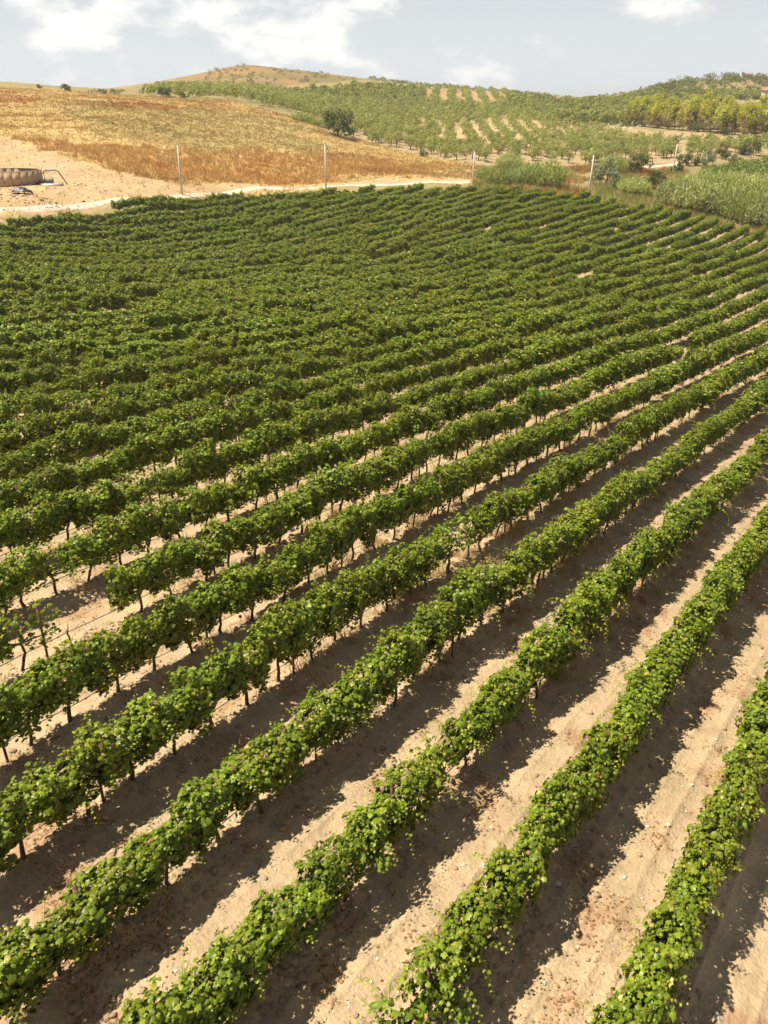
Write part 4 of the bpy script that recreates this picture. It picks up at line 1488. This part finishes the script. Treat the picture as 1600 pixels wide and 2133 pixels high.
NAMES = ['overhead cable running left from the first pole', 'overhead cable between the first and second pole', 'overhead cable between the second and third pole',
         'overhead cable between the third and fourth pole', 'overhead cable between the fourth and fifth pole', 'overhead cable running right from the farthest pole']
for k in range(1, len(chain) - 1):
    p, q = chain[k], chain[k + 1]
    t = np.linspace(0, 1, 17)[:, None]
    pts_ = p * (1 - t) + q * t - np.array([0, 0, 1]) * (4 * t * (1 - t)) * 0.5
    b = Build(); b.tube(pts_, 0.012, 4)
    tag(link('overhead_cable', b.mesh('overhead_cable', True), M_STEEL), NAMES[k], 'cable', 'cables between the concrete poles')

# ------------------------------------------------------------------ water tank, pump, tarpaulin
q = at(22, 385, 141.0)[:2]
Rt, Ht, NP = 4.5, 1.75, 26
zt = Z1(*q) - 0.25
root = bpy.data.objects.new('water_tank', None)
root.location = (q[0], q[1], zt)
COL.objects.link(root)
tag(root, 'round brown concrete water tank of upright panels at the left edge', 'water tank')
pw = 2 * Rt * math.sin(math.pi / NP)
b = Build()
n = 6
xs = np.linspace(-pw / 2 + 0.03, pw / 2 - 0.03, n)
b.box((0, 0, Ht / 2), (pw - 0.035, 0.12, Ht))
PANEL = b.mesh('panel'); PANEL.materials.append(M_CONC)
for k in range(NP):
    a = 2 * math.pi * k / NP
    o = link('panel', PANEL, None, root)
    o.location = (Rt * math.cos(a), Rt * math.sin(a), random.uniform(-.01, .01))
    o.rotation_euler = (0, 0, a + math.pi / 2)
b = Build()
for rr, z0, z1 in ((Rt - 0.12, 0.1, Ht - 0.04),):
    ang = np.linspace(0, 2 * math.pi, 57)
    b.tube(np.stack([(Rt - .1) * np.cos(ang), (Rt - .1) * np.sin(ang), np.full(57, Ht - 0.5)], 1), 0.06, 6, cap=False)
link('hoop', b.mesh('hoop', True), M_CONC, root)
b = Build()
ang = np.linspace(0, 2 * math.pi, 57)
for j_ in range(56):
    a0, a1 = ang[j_], ang[j_ + 1]
    ri, ro = Rt - 0.14, Rt + 0.12
    V = [[ri * math.cos(a0), ri * math.sin(a0), 0], [ro * math.cos(a0), ro * math.sin(a0), 0], [ro * math.cos(a1), ro * math.sin(a1), 0], [ri * math.cos(a1), ri * math.sin(a1), 0]]
    V = np.array(V)
    lo_, hi_ = V + [0, 0, Ht + .012], V + [0, 0, Ht + .11]
    b.add(np.concatenate([lo_, hi_]), [[0, 3, 2, 1], [4, 5, 6, 7], [1, 2, 6, 5], [3, 0, 4, 7]])
link('rim', b.mesh('rim'), M_CONC, root)
b = Build()
ang = np.linspace(0, 2 * math.pi, 48, endpoint=False)
V = np.concatenate([[[0, 0, Ht - .7]], np.stack([(Rt - .17) * np.cos(ang), (Rt - .17) * np.sin(ang), np.full(48, Ht - .7)], 1)])
b.add(V, [[0, 1 + k, 1 + (k + 1) % 48] for k in range(48)])
link('water_surface', b.mesh('water_surface'), M_WATER, root)

q = hit(108, 386)
D = math.hypot(*q)
root = bpy.data.objects.new('water_pump', None)
root.location = (q[0], q[1], G1(*q))
COL.objects.link(root)
tag(root, 'small irrigation pump with bent dark pipe on a concrete slab beside the tank', 'pump')
b = Build(); b.box((0, 0, 0.06), (2.9, 1.7, 0.44))
link('slab', b.mesh('slab'), M_CONC_L, root)
b = Build()
b.tube([[-0.7, 0, .62], [0.1, 0, .62]], 0.24, 12); b.tube([[0.1, 0, .62], [0.3, 0, .62]], 0.31, 12); b.tube([[-.95, 0, .62], [-.7, 0, .62]], 0.17, 12); b.box((-.3, 0, .35), (.6, .36, .16))
link('motor', b.mesh('motor'), M_BLUE, root)
b = Build()
b.tube([[-0.9, .1, .7], [-.95, .1, 1.75], [-.7, .1, 2.0], [0.9, .1, 2.05], [1.25, .1, 1.8], [2.3, .1, .1]], 0.085, 8)
link('bent_pipe', b.mesh('bent_pipe', True), M_STEELP, root)
for s_ in (0, 1):
    b = Build()
    t = np.linspace(0, 1, 9)
    b.tube(np.stack([-0.7 - 2.6 * t - s_ * .7 * t, -.3 - .9 * t + .5 * s_, .6 * (1 - t) ** 1.5 + .12 + .06 * np.sin(t * 9)], 1), 0.09, 7)
    link('hose', b.mesh('hose', True), M_BLACK, root)

x = MOUND[0] + rng.normal(0, 3.4, 240); y = MOUND[1] + rng.normal(0, 2.0, 240)
V, Fl, Cc = lumps(x, y, 0.05 + 0.24 * rng.random(240) ** 4, np.array([0.47, 0.335, 0.19]) * rng.uniform(.8, 1.25, (240, 1)), 0.7)
tag(link('dirt_heap', mesh_np('dirt_heap', V, Fl, Cc), M_CLOD), 'rough heap of tan earth and rubble below the black plastic', 'dirt heap', kind='stuff')
d_ = rng.uniform(112, 160, 2600); a_ = rng.uniform(-R(30), R(8), 2600)
x, y = d_ * np.sin(a_), d_ * np.cos(a_)
k = inside(np.array(DIRT), x, y)
x, y = x[k], y[k]
V, Fl, Cc = lumps(x, y, 0.04 + 0.20 * rng.random(len(x)) ** 4, np.array([0.46, 0.325, 0.18]) * rng.uniform(.65, 1.2, (len(x), 1)), 0.6)
tag(link('dirt_clods', mesh_np('dirt_clods', V, Fl, Cc), M_CLOD), 'clods of earth scattered over the bare dirt beside the track', 'soil clods', kind='stuff')
q = hit(47, 404)
nx_, ny_ = 34, 16
gxx, gyy = np.meshgrid(np.linspace(-1.5, 1.5, nx_), np.linspace(-.8, .8, ny_), indexing='ij')
rr = np.clip(1 - (gxx / 1.5) ** 2 - (gyy / .8) ** 2, 0, 1)
wx, wy = q[0] + gxx.ravel(), q[1] + gyy.ravel()
zz = 0.75 * rr ** .6 * (0.55 + 0.9 * fbm(gxx * 1.3, gyy * 1.3 + 4, .55, 3, 55)) + 0.02
gzv = ground_z(wx, wy) - G1(*q)
V = np.stack([gxx.ravel(), gyy.ravel(), zz.ravel() + gzv], 1)
a, b_ = np.meshgrid(np.arange(nx_ - 1), np.arange(ny_ - 1), indexing='ij')
Fq = np.stack([a * ny_ + b_, (a + 1) * ny_ + b_, (a + 1) * ny_ + b_ + 1, a * ny_ + b_ + 1], -1).reshape(-1, 4)
mid = rr.ravel()[Fq].min(1) > 0
o = link('tarpaulin_heap', mesh_np('tarpaulin_heap', V, Fq[mid]), M_BLACK)
o.location = (q[0], q[1], G1(*q))
tag(o, 'crumpled black plastic heap lying on the dirt below the tank', 'tarpaulin')

# rocks of the bank left of the pines
for k, (px, py, hp) in enumerate(((1286, 256, 7), (1270, 259, 5), (1250, 262, 5), (1240, 264, 4), (1300, 268, 6), (1314, 270, 5), (1296, 252, 6), (1376, 258, 5), (1328, 266, 4))):
    p = hit(px, py)
    o = link('boulder', random.choice(STONES))
    s_ = hp / F_PX * math.hypot(*p) * .7
    o.location = (p[0], p[1], Z1(*p) + s_ * .2)
    o.scale = (s_ * 1.5, s_ * 1.2, s_ * 1.1); o.rotation_euler = (0, 0, random.uniform(0, 6))
    tag(o, 'pale boulder on the rocky bank by the pine wood, %s from the left' % ordinal(1 + sorted([1286, 1270, 1250, 1240, 1300, 1314, 1296, 1376, 1328]).index(px)), 'boulder', 'boulders of the rocky bank')


# farmhouses on the right hill
def house(px, py, hp, w, dpt, label):
    p = hit(px, py, 380, 720)
    D = math.hypot(*p)
    h = hp / F_PX * D
    root = bpy.data.objects.new('farmhouse', None)
    root.location = (p[0], p[1], Z1(*p))
    root.rotation_euler = (0, 0, R(-20))
    COL.objects.link(root)
    tag(root, label, 'house', None)
    b = Build(); b.box((0, 0, h * .36 - .3), (w, dpt, h * .72 + .6))
    wl = link('wall', b.mesh('wall'), M_PLASTER, root)
    b = Build()
    e = .35
    V = np.array([[-w / 2 - e, -dpt / 2 - e, h * .72], [w / 2 + e, -dpt / 2 - e, h * .72], [w / 2 + e, dpt / 2 + e, h * .72], [-w / 2 - e, dpt / 2 + e, h * .72], [-w / 2 - e, 0, h], [w / 2 + e, 0, h]]) + [0, 0, .02]
    b.add(V, [[0, 1, 5, 4], [2, 3, 4, 5]]); b.add(V, [[0, 4, 3], [1, 2, 5]])
    link('roof', b.mesh('roof'), M_ROOF, root)
    for s_ in (-.28, .28):
        b = Build(); b.box((s_ * w, -dpt / 2 - .01, h * .42), (w * .13, .06, h * .2))
        link('window', b.mesh('window'), M_DARKWIN, root)
    b = Build(); b.box((0, -dpt / 2 - .01, h * .2), (w * .14, .06, h * .4))
    link('door', b.mesh('door'), M_DARKWIN, root)


house(1604, 208, 20, 9, 7, 'pale farmhouse cut by the right edge above the pine wood')
house(1556, 164, 9, 6, 5, 'tiny ruined house on the skyline of the right hill')


# ------------------------------------------------------------------ thin summer haze
m, t, out = new_mat('haze')
pv = nd(t, 'ShaderNodeVolumePrincipled', Density=0.00024, Anisotropy=0.3)
pv.inputs['Color'].default_value = (0.93, 0.95, 1.0, 1)
t.links.new(pv.outputs[0], out.inputs['Volume'])
zlo = float(gz.min()) - 1.0
zhi = max(float(gz.max()) + 9.0, CAM_Z + 26.0)
b = Build(); b.box((0, 0, (zlo + zhi) / 2), (6100, 6100, zhi - zlo))
tag(link('haze', b.mesh('haze'), m), 'thin pale haze in the air over the valley', 'haze', kind='stuff')
